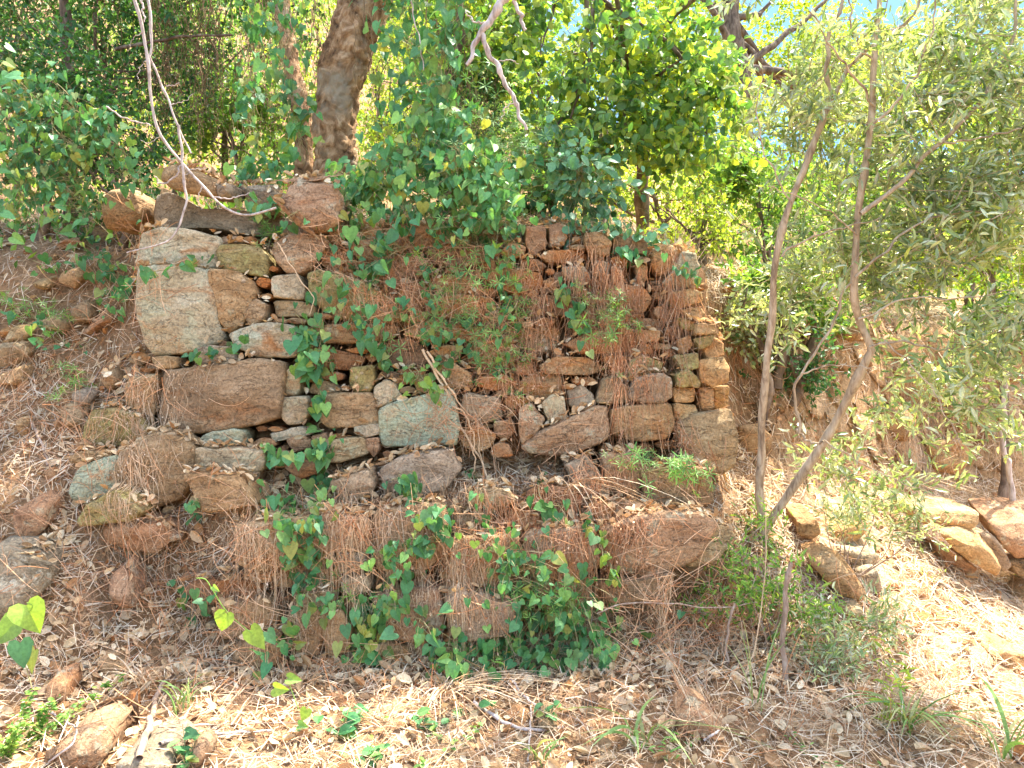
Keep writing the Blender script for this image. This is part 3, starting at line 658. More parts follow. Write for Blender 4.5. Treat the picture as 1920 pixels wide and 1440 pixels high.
ROCKS = [
 ('brown', [(297,338),(303,318),(325,307),(350,314),(394,330),(410,345),(403,370),(360,364),(318,352)], 'flat grey brown rock capping the wall behind the white branch', GT, dict(Y=4.12, thick=.3, lift=.03)),
 ('grey', [(404,346),(425,342),(439,352),(436,371),(406,371)], 'small white patched stone at the end of the flat capping rock', GT, dict(Y=4.12, thick=.2, lift=.02)),
 ('rust', [(530,356),(545,340),(578,333),(618,335),(635,355),(642,400),(634,420),(602,434),(575,433),(560,416),(540,402),(526,376)], 'round reddish boulder on the wall top below the cork oak', GT, dict(Y=4.02, thick=.32, lift=.02, bev=.025)),
 ('grey', [(452,350),(520,345),(530,372),(525,400),(470,398)], 'grey stone half hidden by leaves beside the round boulder', GT, dict(Y=4.25, thick=.2, lift=.0)),
 ('orange', [(1712,955),(1770,962),(1838,960),(1837,984),(1810,996),(1730,985),(1714,973)], 'thick orange slab lying flat on top of two leaning slabs', GR, dict(Y=4.45, thick=.28, lift=.05, side=-.02, shrink=.95)),
 ('orange', [(1762,1000),(1806,998),(1850,1030),(1880,1066),(1868,1081),(1830,1062),(1788,1031)], 'bright orange slab tilting down to the ground under the flat slab', GR, dict(Y=4.32, thick=.2, lift=.06, side=.08)),
 ('rust', [(1752,1012),(1786,1030),(1834,1066),(1822,1082),(1778,1056)], 'shaded rusty slab under the bright tilting one', GR, dict(Y=4.40, thick=.2, lift=.0)),
 ('purple', [(1838,1000),(1862,1000),(1902,1060),(1884,1077),(1860,1050)], 'thin grey slab leaning between the orange and the cracked slab', GR, dict(Y=4.45, thick=.2, lift=.03)),
 ('rust', [(1862,985),(1925,978),(1985,985),(1990,1040),(1905,1049),(1870,1015)], 'broad cracked slab at the outer edge of the fallen heap', GR, dict(Y=4.45, thick=.3, lift=.12)),
 ('brown', [(1890,1050),(1980,1040),(1990,1080),(1910,1082)], 'brown block under the broad cracked slab', GR, dict(Y=4.5, thick=.2, lift=.0)),
 ('orange', [(1540,990),(1570,978),(1600,985),(1636,970),(1622,1000),(1600,1020),(1560,1028),(1543,1015)], 'large orange boulder on the sunny litter slope beside the olive stem', GR, dict(thick=.28, lift=.10, fwd=.12)),
 ('ochre', [(1493,978),(1530,972),(1541,1000),(1520,1016),(1497,1002)], 'ochre stone leaning on the large orange boulder', GR, dict(thick=.22, lift=.07, fwd=.1)),
 ('brown', [(1588,1018),(1612,1006),(1632,1022),(1610,1036),(1590,1032)], 'small brown wedge under the large orange boulder', GR, dict(thick=.12, lift=.01)),
 ('purple', [(1574,1030),(1610,1032),(1647,1036),(1645,1056),(1620,1070),(1580,1056)], 'mauve block between the orange boulder and the grey slab', GR, dict(thick=.2, lift=.04, fwd=.1)),
 ('orange', [(1518,1052),(1560,1045),(1602,1074),(1626,1113),(1622,1132),(1590,1122),(1552,1095)], 'long orange slab sliding down behind the olive shoots', GR, dict(thick=.2, lift=.07, fwd=.14)),
 ('purple', [(1608,1072),(1642,1060),(1657,1110),(1632,1119)], 'upright grey slab beside the long orange slab', GR, dict(thick=.14, lift=.02, fwd=.08)),
 ('ochre', [(1572,1142),(1592,1134),(1616,1136),(1621,1152),(1590,1156)], 'small ochre stone below the long orange slab', GR, dict(thick=.12, lift=.03)),
 ('grey', [(-70,1050),(-10,1032),(48,1040),(80,1064),(76,1110),(42,1150),(0,1172),(-60,1170)], 'big smooth grey boulder in the litter bank at the edge', GL, dict(thick=.3, lift=.06, fwd=.12, bev=.03)),
 ('rust', [(18,962),(58,940),(88,950),(86,990),(56,1016),(26,1002)], 'rust coloured stone above the big grey boulder', GL, dict(thick=.2, fwd=.08)),
 ('orange', [(6,636),(20,614),(45,611),(53,630),(46,641),(12,644)], 'orange stone on top of the brown edge slab', GL, dict(thick=.2, fwd=.06)),
 ('brown', [(-20,645),(46,642),(57,664),(22,690),(-20,686)], 'brown slab under the small orange stone', GL, dict(thick=.25, fwd=.08)),
 ('ochre', [(-10,704),(40,690),(46,715),(30,724),(-10,722)], 'pale slab below the brown edge slab', GL, dict(thick=.2, fwd=.06)),
 ('rust', [(150,622),(204,574),(216,600),(188,615),(158,632)], 'rusty triangular rock under the dark hollow', GL, dict(thick=.2, fwd=.05)),
 ('brown', [(128,580),(165,561),(176,590),(166,606),(138,605)], 'dark brown rock above the rusty triangular rock', GL, dict(thick=.2, fwd=.08)),
 ('brown', [(72,602),(104,592),(128,606),(126,622),(80,624)], 'brown rock tucked beneath fern leaves in the bank', GL, dict(thick=.15, fwd=.05)),
 ('orange', [(112,508),(150,500),(161,520),(142,545),(108,530)], 'orange rock high in the red earth bank', GL, dict(thick=.2, fwd=.07)),
 ('ochre', [(60,532),(90,521),(96,540),(72,546)], 'small pinkish rock beside the high orange rock', GL, dict(thick=.12, fwd=.06)),
 ('rust', [(108,458),(130,447),(152,452),(148,464),(112,467)], 'thin rusty stone under the leaf curtain', GL, dict(thick=.12, fwd=.06)),
 ('rust', [(170,428),(208,420),(226,440),(208,462),(174,452)], 'dark red rock in the shade beside the wall end', GL, dict(thick=.2, fwd=.06)),
 ('brown', [(186,368),(215,350),(255,352),(276,375),(272,402),(240,432),(192,430)], 'large shaded grey brown boulder at the end of the wall top', GL, dict(Y=4.35, thick=.3, lift=.0, bev=.03)),
 ('brown', [(194,702),(214,694),(223,714),(206,738),(198,726)], 'upright egg shaped stone beside the pale green weeds', GL, dict(thick=.12, fwd=.07)),
 ('purple', [(128,742),(150,735),(176,738),(170,756),(152,766)], 'purple topped stone on the litter slope', GL, dict(thick=.15, fwd=.07)),
 ('brown', [(112,768),(142,755),(160,775),(152,800),(122,806)], 'brown stone under the purple topped stone', GL, dict(thick=.15, fwd=.05)),
 ('rust', [(204,1082),(226,1062),(244,1092),(252,1140),(222,1142),(206,1112)], 'upright reddish rock sunk in dry leaves', GL, dict(thick=.15, fwd=.06)),
 ('rust', [(190,980),(250,975),(300,985),(340,1010),(300,1035),(230,1030),(196,1010)], 'crumbling pink earth block under the dark mossy stone', GL, dict(thick=.2, fwd=.04, nz=.02)),
 ('rust', [(80,1428),(100,1400),(140,1386),(172,1392),(190,1418),(184,1450),(90,1455)], 'reddish boulder half buried beside the low shrub', GG, dict(thick=.3, lift=.05, fwd=.05, bev=.03)),
 ('grey', [(214,1432),(250,1420),(300,1424),(322,1440),(300,1470),(220,1470)], 'flat grey stone at the very bottom edge', GG, dict(thick=.25, lift=.04, fwd=.03)),
 ('rust', [(356,1402),(378,1396),(386,1420),(372,1442),(354,1436)], 'small red stone beside the fallen stick', GG, dict(thick=.12, lift=.01)),
 ('rust', [(84,1290),(100,1280),(124,1286),(128,1318),(104,1326),(86,1316)], 'small brown stone above the low shrub', GG, dict(thick=.15, fwd=.04)),
 ('brown', [(180,1240),(215,1234),(236,1254),(220,1272),(186,1268)], 'buried brown stone in dead leaves', GG, dict(thick=.12, fwd=.03)),
 ('rust', [(1268,1352),(1296,1326),(1330,1336),(1358,1356),(1352,1384),(1290,1392)], 'rusty stone covered with dry needles', GG, dict(thick=.2, lift=.03, fwd=.05)),
 ('brown', [(1006,1352),(1020,1340),(1044,1356),(1046,1374),(1022,1380)], 'angular brown stone under the forked white stick', GG, dict(thick=.12, lift=.02, fwd=.04)),
 ('orange', [(1862,1232),(1886,1218),(1925,1230),(1960,1250),(1950,1275),(1888,1268)], 'orange stone lying on sunny pine needles', GG, dict(thick=.2, lift=.04, fwd=.05)),
 ('purple', [(1690,1190),(1712,1180),(1726,1192),(1712,1204)], 'grey pebble on the sunny needles', GG, dict(thick=.08, lift=.01)),
 ('ochre', [(1894,1106),(1925,1090),(1960,1100),(1950,1140),(1900,1138)], 'sunlit pale stone below the fallen heap', GG, dict(thick=.2, lift=.04)),
 ('ochre', [(1640,645),(1668,628),(1704,632),(1714,655),(1690,672),(1645,670)], 'ochre stone projecting from the far bank', GB, dict(thick=.25, lift=.02, fwd=.1)),
 ('orange', [(1668,706),(1700,688),(1770,690),(1790,715),(1770,745),(1700,750)], 'large orange block in the far bank', GB, dict(thick=.3, lift=.02, fwd=.1)),
 ('rust', [(1786,744),(1830,740),(1842,770),(1826,802),(1788,800)], 'grey brown block at the end of the far bank', GB, dict(thick=.3, lift=.02, fwd=.1)),
 ('orange', [(1650,765),(1690,758),(1722,790),(1700,830),(1660,820)], 'orange earth block in the middle of the far bank', GB, dict(thick=.25, lift=.02, fwd=.06)),
 ('brown', [(1560,600),(1600,590),(1632,610),(1610,640),(1570,636)], 'brown rock behind the olive trunk', GB, dict(thick=.2, lift=.0, fwd=.06)),
 ('rust', [(1400,560),(1440,548),(1470,570),(1452,600),(1410,598)], 'rusty rock in the shaded recess beside the wall end', GB, dict(thick=.2, lift=.0, fwd=.06)),
 ('ochre', [(1384,800),(1424,792),(1450,820),(1440,860),(1392,858)], 'ochre rock at the foot of the shaded recess', GB, dict(thick=.2, lift=.0, fwd=.06)),
 ('orange', [(1740,830),(1800,822),(1830,850),(1800,890),(1750,880)], 'crumbled orange rock low in the far bank', GB, dict(thick=.2, lift=.0, fwd=.05)),
]
ROCK_N = {GT: 'capping_stone', GR: 'fallen_block', GL: 'bank_rock', GG: 'ground_stone', GB: 'bank_stone'}
for i, (mk, poly, lab, grp, kw) in enumerate(ROCKS):
    hull_rock(ROCK_N[grp], poly, mk, lab, grp, seed=i, **kw)

me_t = terrain.data
for i in range(len(TV)):
    x, y, z = TV[i]
    if -1.98 < x < 1.16 and 3.45 < y < 4.5 and .3 < z < 2.6:
        k = min(1, (x + 1.98) / .08, (1.16 - x) / .06, (z - .3) / .15, (2.6 - z) / .15)
        TV[i, 1] += .12 * k
        if z > 2.2: TV[i, 2] -= .03 * k
me_t.vertices.foreach_set('co', TV.astype(np.float32).ravel()); me_t.update()
SOLID_V[0] = TV
# ------------------------------------------------------------------ combined surface for laying plants on
SV = np.concatenate(SOLID_V); o_ = 0; SF = []
for V_, F_ in zip(SOLID_V, SOLID_F): SF.append(F_ + o_); o_ += len(V_)
SF = np.concatenate(SF)
bvh = BVHTree.FromPolygons(SV.tolist(), SF.tolist())
def hit(px, py):
    d = Vector(((px - 960) / FPX, 1, -(py - 720) / FPX)).normalized()
    r = bvh.ray_cast(Vector((0, 0, CAMZ)), d, 100)
    if r[0] is None: return None, None
    return np.array(r[0]), np.array(r[1])
def front_y(x, z):
    r = bvh.ray_cast(Vector((x, 1.0, z)), Vector((0, 1, 0)), 60)
    return r[0].y if r[0] else None
def top_z(x, y):
    r = bvh.ray_cast(Vector((x, y, 3.2 + max(0, (y - 4)) * .8)), Vector((0, 0, -1)), 60)
    return (r[0].z, np.array(r[1])) if r[0] else (0.0, np.array([0, 0, 1.0]))

# ------------------------------------------------------------------ litter and needles
def scatter_ground(n, x0, x1, y0, y1, seed):
    """points on the near terrain, even over its own surface (not only its plan)"""
    q = np.random.default_rng(seed)
    T = TV.reshape(len(xs), K, 3)
    A, B, C_ = T[:-1, :-1], T[1:, :-1], T[:-1, 1:]
    cen = (T[:-1, :-1] + T[1:, 1:]) / 2
    area = np.linalg.norm(np.cross(B - A, C_ - A), axis=-1)
    m = (cen[..., 0] > x0) & (cen[..., 0] < x1) & (cen[..., 1] > y0) & (cen[..., 1] < y1)
    wgt = (area * m).ravel(); idx = q.choice(len(wgt), n, p=wgt / wgt.sum())
    i, j = np.unravel_index(idx, area.shape); u, v = q.random(n)[:, None], q.random(n)[:, None]
    P = A[i, j] + (B - A)[i, j] * u + (C_ - A)[i, j] * v
    N = norm(np.cross(B - A, C_ - A))[i, j]
    N = N * np.where((N[:, 2:3] + -N[:, 1:2] * .3) < 0, -1, 1)
    return P, N
def is_face(P):
    """true on the steep stone face, where litter does not lie"""
    x, z, y = P[:, 0], P[:, 2], P[:, 1]
    return ((x > -1.35) & (x < 1.12) & (y < 3.82) & (z > .36) & (z < .93) & (rng.random(len(x)) < .85)) | ((x > -1.95) & (x < 1.15) & (y > 3.97) & (z > 1.16) & (z < 2.33)) | ((x > 1.12) & (y > 4.6) & (z > .82) & (z < 2.0) & (rng.random(len(x)) < .85)) | ((x < -1.9) & (z > 1.5) & (z < 2.4) & (rng.random(len(x)) < .6))
def rand_dirs(N, q, jit):
    d = q.normal(size=N.shape); d -= (d * N).sum(1, keepdims=True) * N
    d = norm(d); return norm(d + N * q.normal(0, jit, (len(N), 1))), norm(N + q.normal(0, .38, N.shape))
q = np.random.default_rng(21)
P, N = scatter_ground(26000, -3.6, 4.2, 2.2, 6.2, 1)
steep = N[:, 2] < .45
keep = ~is_face(P) & ~(steep & (q.random(len(P)) < .45)) & (lump(P, 2.2, 5) + lump(P, 6, 6) * .5 > q.normal(-.75, .35, len(P))) & ~((P[:, 0] > 1.6) & (P[:, 1] < 5) & (q.random(len(P)) < .65))
P, N = P[keep], N[keep]
D, NN = rand_dirs(N, q, .18)
S = np.clip(q.gamma(5, .0078, len(P)), .012, .075)
NN = norm(NN + q.normal(0, .25, NN.shape))
PP = P + N * q.uniform(.002, .03, (len(P), 1)); k3 = q.integers(0, 5, len(P)); BITS = (np.array([(0, 0, 0), (.35, .3, .1), (.15, .8, 0), (-.3, .6, .1), (-.2, .1, 0)]), np.array([(0, 1, 2), (0, 2, 3), (0, 3, 4)]))
V, F = join([leaf_arrays(PP[m_], D[m_], NN[m_], S[m_] * f_, T_) for m_, T_, f_ in ((k3 < 2, CURL, 1), (k3 == 2, OVAL, .9), (k3 == 3, LANCE, 1.3), (k3 == 4, BITS, .6))])
lt = mesh_obj('leaf_litter', V, F, M['litter'], smooth=False)
tag(lt, 'dry tan and brown fallen leaves covering the bank and ledges', 'leaf litter', kind='stuff')
# litter on top of stones
def on_solid(n, x0, x1, y0, y1, seed, upmin=.55):
    q = np.random.default_rng(seed); P, N = [], []
    for _ in range(n):
        x, y = q.uniform(x0, x1), q.uniform(y0, y1); z, nn = top_z(x, y)
        if nn[2] < 0: nn = -nn
        if nn[2] > upmin: P.append((x, y, z)); N.append(nn)
    return np.array(P), np.array(N)
P, N = on_solid(5200, -2.2, 1.4, 3.3, 4.3, 3)
D, NN = rand_dirs(N, q, .2)
o = leaves('ledge_litter', P + N * q.uniform(.002, .02, (len(P), 1)), D, NN, q.uniform(.022, .055, len(P)), CURL, M['litter'])
tag(o, 'dry leaves lodged on the stones and ledges of the wall', 'leaf litter', kind='stuff')
# needles
P, N = scatter_ground(120000, -3.6, 4.4, 2.2, 6.2, 9)
keep = ~is_face(P) & ((P[:, 0] > 1.0) | (q.random(len(P)) < .62)) & (lump(P, 2.6, 8) > -1.3)
P, N = P[keep], N[keep]
D, NN = rand_dirs(N, q, .22)
o = leaves('pine_needles', P + N * q.uniform(.003, .04, (len(P), 1)), D, NN, q.uniform(.04, .13, len(P)), NEEDLE, M['needle'])
tag(o, 'orange and straw coloured dry needles and grass carpeting the ground', 'dry needles', kind='stuff')
# crumbs of earth and gravel
P, N = scatter_ground(7000, -3.4, 3.6, 2.3, 5.8, 13)
P = P[~is_face(P)]
ico = bmesh.new(); bmesh.ops.create_icosphere(ico, subdivisions=1, radius=1); iv = np.array([v.co[:] for v in ico.verts]); ifc = np.array([[v.index for v in f.verts] for f in ico.faces]); ico.free()
n_ = len(P); s_ = (q.gamma(2.0, .005, n_) + .004)[:, None, None]
V = P[:, None, :] + iv[None] * s_ * q.uniform(.5, 1.3, (n_, 1, 3)) * q.uniform(.8, 1.2, (n_, len(iv), 1))
o = mesh_obj('gravel', V.reshape(-1, 3), (ifc[None] + (np.arange(n_) * len(iv))[:, None, None]).reshape(-1, 3), M['chink'], smooth=False)
tag(o, 'small crumbs of stone and earth among the litter', 'gravel', kind='stuff')

P, N = scatter_ground(900, -3.6, 3.6, 2.6, 5.4, 17); P = P[~is_face(P) & ((P[:, 0] < -1.5) | (P[:, 0] > 1.3))]
n_ = len(P); s_ = np.clip(q.gamma(3, .009, n_), .012, .06)[:, None, None]
ico = bmesh.new(); bmesh.ops.create_icosphere(ico, subdivisions=2, radius=1); iv = np.array([v.co[:] for v in ico.verts]); ifc = np.array([[v.index for v in f.verts] for f in ico.faces]); ico.free()
cut = norm(q.normal(size=(n_, 9, 3))); dd = np.einsum('vk,nck->nvc', iv, cut); lim = q.uniform(.45, .9, (n_, 1, 9)); ov = np.maximum(dd - lim, 0)
V = iv[None] - np.einsum('nvc,nck->nvk', ov, cut) * .9
V = P[:, None, :] + V * s_ * q.uniform(.5, 1.3, (n_, 1, 3))
o = mesh_obj('rubble', V.reshape(-1, 3), (ifc[None] + (np.arange(n_) * len(iv))[:, None, None]).reshape(-1, 3), M['chink'], smooth=False)
tag(o, 'small broken stones sunk in the earth bank and slope', 'rubble', kind='stuff')
# ------------------------------------------------------------------ dry hanging stems
def strands(name, regions, mat, label, r=.0011, seed=0, beads=.25):
    q = np.random.default_rng(seed); K_ = 12; Ps, Rs, BP = [], [], []
    for (x0, x1, y0, y1, n, L, lean) in regions:
        n = int(n * .62); nc = max(2, n // 13); cc = np.stack([q.uniform(x0, x1, nc), q.uniform(y0, y1, nc), q.uniform(.35, 1.5, nc), q.gamma(2, 8, nc) + 3], -1)
        for _ in range(n):
            ci = q.integers(nc); px = q.normal(cc[ci, 0], cc[ci, 3]); py = q.normal(cc[ci, 1], 16); h, _n = hit(px, py)
            if h is None or h[1] > 7: continue
            x, z = h[0], h[2]; y = h[1] - .015; l = L * cc[ci, 2] * q.uniform(.4, 1.15); pts = [(x, y, z)]
            dx = lean + q.normal(0, .16); curl = q.normal(0, .35, 2)
            for k in range(1, K_):
                t = k / (K_ - 1)
                xx = x + dx * l * t + math.sin(t * 5 + curl[0] * 9) * .012 * (1 + 2 * t); zz = z - l * t + .02 * math.sin(t * 7 + curl[1] * 9)
                fy = front_y(xx, zz) or y
                y = min(y + .006, fy - .006 - .012 * abs(curl[0]))
                pts.append((xx, min(y, fy - .004), zz))
            Ps.append(pts); Rs.append(np.linspace(r * (.5 + q.gamma(1.5, .5)), r * .5, K_))
            for k in range(2, K_):
                if q.random() < beads: BP.append(pts[k])
    V1 = tube_arrays(np.array(Ps), np.array(Rs), 3)
    parts = [V1]
    if BP:
        BP = np.array(BP) + q.normal(0, .006, (len(BP), 3)); nn = q.normal(size=BP.shape)
        parts.append(leaf_arrays(BP, q.normal(size=BP.shape) - np.array([0, 0, .6]), nn, q.uniform(.008, .02, len(BP)), SMALL))
    V, F = join(parts)
    o = mesh_obj(name, V, F, mat, smooth=False); tag(o, label, 'dry stems', kind='stuff'); return o
strands('dry_hanging_stems', [
   (985, 1280, 425, 560, 620, .62, 0), (1110, 1265, 500, 640, 260, .45, 0), (900, 1180, 600, 740, 160, .34, 0), (1100, 1200, 600, 700, 80, .6, 0),
   (640, 1000, 430, 560, 460, .50, .03), (1130, 1320, 770, 830, 90, .36, .08), (1000, 1200, 850, 930, 240, .42, 0),
   (880, 1120, 920, 970, 420, .60, .02), (1380, 1480, 480, 700, 120, .5, .02), (1100, 1250, 930, 1000, 50, .30, 0), (930, 1010, 430, 700, 120, .5, 0)],
   M['dry'], 'reddish brown withered vine stems hanging down the wall face', seed=4, r=.0012)
strands('tan_hanging_stems', [
   (225, 345, 700, 780, 170, .55, .04), (240, 340, 830, 880, 90, .42, .03), (60, 110, 620, 690, 70, .3, 0), (335, 380, 695, 705, 26, .16, .02),
   (440, 700, 920, 980, 420, .62, .02), (700, 900, 900, 950, 360, .60, .02), (560, 800, 1050, 1120, 200, .36, 0),
   (1200, 1420, 1100, 1180, 120, .3, .05), (1690, 1880, 690, 820, 420, .5, .06), (1500, 1700, 780, 860, 160, .3, .1), (820, 900, 690, 760, 40, .45, .25)],
   M['drytan'], 'straw coloured dry roots and stems draped over the lower stones', seed=5, beads=.12)
# tangled dry twigs on the wall
def tangle(name, boxes, mat, label, seed):
    q = np.random.default_rng(seed); Ps, Rs = [], []
    for (cx, cy, sx_, sy_, n, L, off) in boxes:
        for _ in range(n):
            px, py = q.normal(cx, sx_), q.normal(cy, sy_); h, _n = hit(px, py)
            if h is None or h[1] > 7: continue
            p = h + np.array([0, -q.uniform(.01, off), 0]); d = norm(q.normal(size=3) * np.array([1, .25, 1.1]))
            c = q.normal(0, .5, 3) * np.array([1, .2, 1]); s = np.linspace(-.5, .5, 9)[:, None] * L * q.uniform(.4, 1.2)
            Ps.append(p + d * s + c * s * s * 4); Rs.append(np.full(9, q.uniform(.0006, .0016)))
    V, F = tube_arrays(np.array(Ps), np.array(Rs), 3)
    return tag(mesh_obj(name, V, F, mat, smooth=False), label, 'dry twigs', kind='stuff')
tangle('dry_twig_tangle', [(640, 480, 30, 30, 150, .16, .05), (770, 540, 40, 40, 300, .2, .06), (860, 430, 80, 30, 200, .2, .06), (940, 620, 60, 80, 180, .2, .05), (860, 780, 50, 30, 120, .22, .05),
   (1100, 900, 120, 40, 160, .18, .05), (700, 1000, 200, 60, 240, .2, .05), (200, 500, 60, 60, 150, .2, .05), (150, 720, 100, 60, 150, .2, .05), (1300, 1150, 90, 50, 420, .25, .2),
   (500, 1270, 300, 40, 260, .25, .05), (330, 1100, 200, 80, 420, .25, .05), (100, 800, 120, 120, 260, .2, .04), (1000, 1330, 500, 50, 420, .25, .04), (1650, 1250, 180, 90, 300, .3, .04), (800, 1000, 250, 60, 200, .25, .06), (1450, 620, 50, 90, 120, .25, .08), (1600, 880, 120, 60, 150, .2, .06)],
   M['dry'], 'fine dry twigs tangled over stones, bank and ground', 6)

# ------------------------------------------------------------------ climbing vines
def vine(label, pts, spread, n, size, T=HEART, mat='heart', Y=None, group='heart-leaved vines', name='climbing_vine', cat='vine', face=.75, offs=(.03, .10), stemr=.0018, seed=0, stems=3, hang=1.0):
    """pts in photo px along the vine; lies on what it climbs unless a distance Y is given"""
    q = np.random.default_rng(seed + 500)
    path = []
    for p_ in smooth_path([(a_, b_, 0) for a_, b_ in pts], 40):
        if Y is None:
            h, _ = hit(p_[0], p_[1]); d = h[1] if h is not None and h[1] < 7 else 4.2
            d -= offs[0]
        else: d = Y if not isinstance(Y, tuple) else Y[0] + (Y[1] - Y[0]) * len(path) / 39
        path.append(at(p_[0], p_[1], d))
    path = np.array(path)
    for _ in range(4): path[1:-1, 1] = (path[:-2, 1] + path[1:-1, 1] * 2 + path[2:, 1]) / 4
    base = path[-1] if path[-1][2] < path[0][2] else path[0]
    e = empty(name, Vector([float(c) for c in base])); tag(e, label, cat, group)
    spm = spread / FPX * path[:, 1].mean()
    Ps = []
    for s in range(stems):
        ph = q.uniform(0, 6, 4); t = np.linspace(0, 1, 40)
        off = np.stack([np.sin(t * 9 + ph[0]) * .5 + np.sin(t * 21 + ph[1]) * .3, np.sin(t * 11 + ph[2]) * .25, np.sin(t * 13 + ph[3]) * .4], -1) * spm * (.75 if s else .2)
        Ps.append(path + off)
    Ps = np.array(Ps)
    sv = [tube_arrays(Ps, np.tile(np.linspace(stemr, stemr * .6, 40), (stems, 1)), 4)]
    # leaves
    si = q.integers(0, stems, n); ti = np.clip(q.random(n) * 39, 0, 38.99); i0 = ti.astype(int); fr_ = (ti - i0)[:, None]
    A = Ps[si, i0] * (1 - fr_) + Ps[si, i0 + 1] * fr_
    jit = q.normal(0, 1, (n, 3)) * np.array([spm * .5, min(spm * .35, .10), spm * .5])
    P = A + jit; P[:, 1] -= q.uniform(0, offs[1], n)
    N = norm(np.array([0, -face, .45]) + q.normal(0, .38, (n, 3)))
    D = norm(np.array([0, -.15, -hang]) + q.normal(0, .55, (n, 3)))
    S = size * np.clip(q.gamma(9, .1, n), .4, 1.45)
    # petioles
    pet = np.stack([A + (P - A) * t_ + np.array([0, 0, .012 * math.sin(t_ * 3.14)]) for t_ in (0, .35, .7, 1.0)], 1)
    sv.append(tube_arrays(pet, np.full((n, 4), stemr * .45), 3))
    V, F = join(sv); mesh_obj('stem', V, F, M['stem'], e, smooth=False)
    if T is HEART or T is OVAL:
        V, F = leaf_arrays(P, D, N, S, T)
    else:   # whorls
        k = 6; ax = norm(q.normal(0, .5, (n, 3)) + np.array([0, -.5, .6]))
        P2 = np.repeat(P, k, 0); ax2 = np.repeat(ax, k, 0); u = norm(np.cross(ax2, np.array([.3, 1, .2]))); v = np.cross(ax2, u)
        an = np.tile(np.arange(k) * 2 * math.pi / k, n) + np.repeat(q.uniform(0, 6, n), k)
        D2 = u * np.cos(an)[:, None] + v * np.sin(an)[:, None] + ax2 * .15
        V, F = leaf_arrays(P2, D2, ax2, np.repeat(S, k), T)
    mesh_obj('foliage', V, F, M[mat], e, smooth=False)
    return e
HV = 'heart-leaved vines on the wall'; HB = 'heart-leaved vines on the bank'; HC = 'vines hanging above the wall'
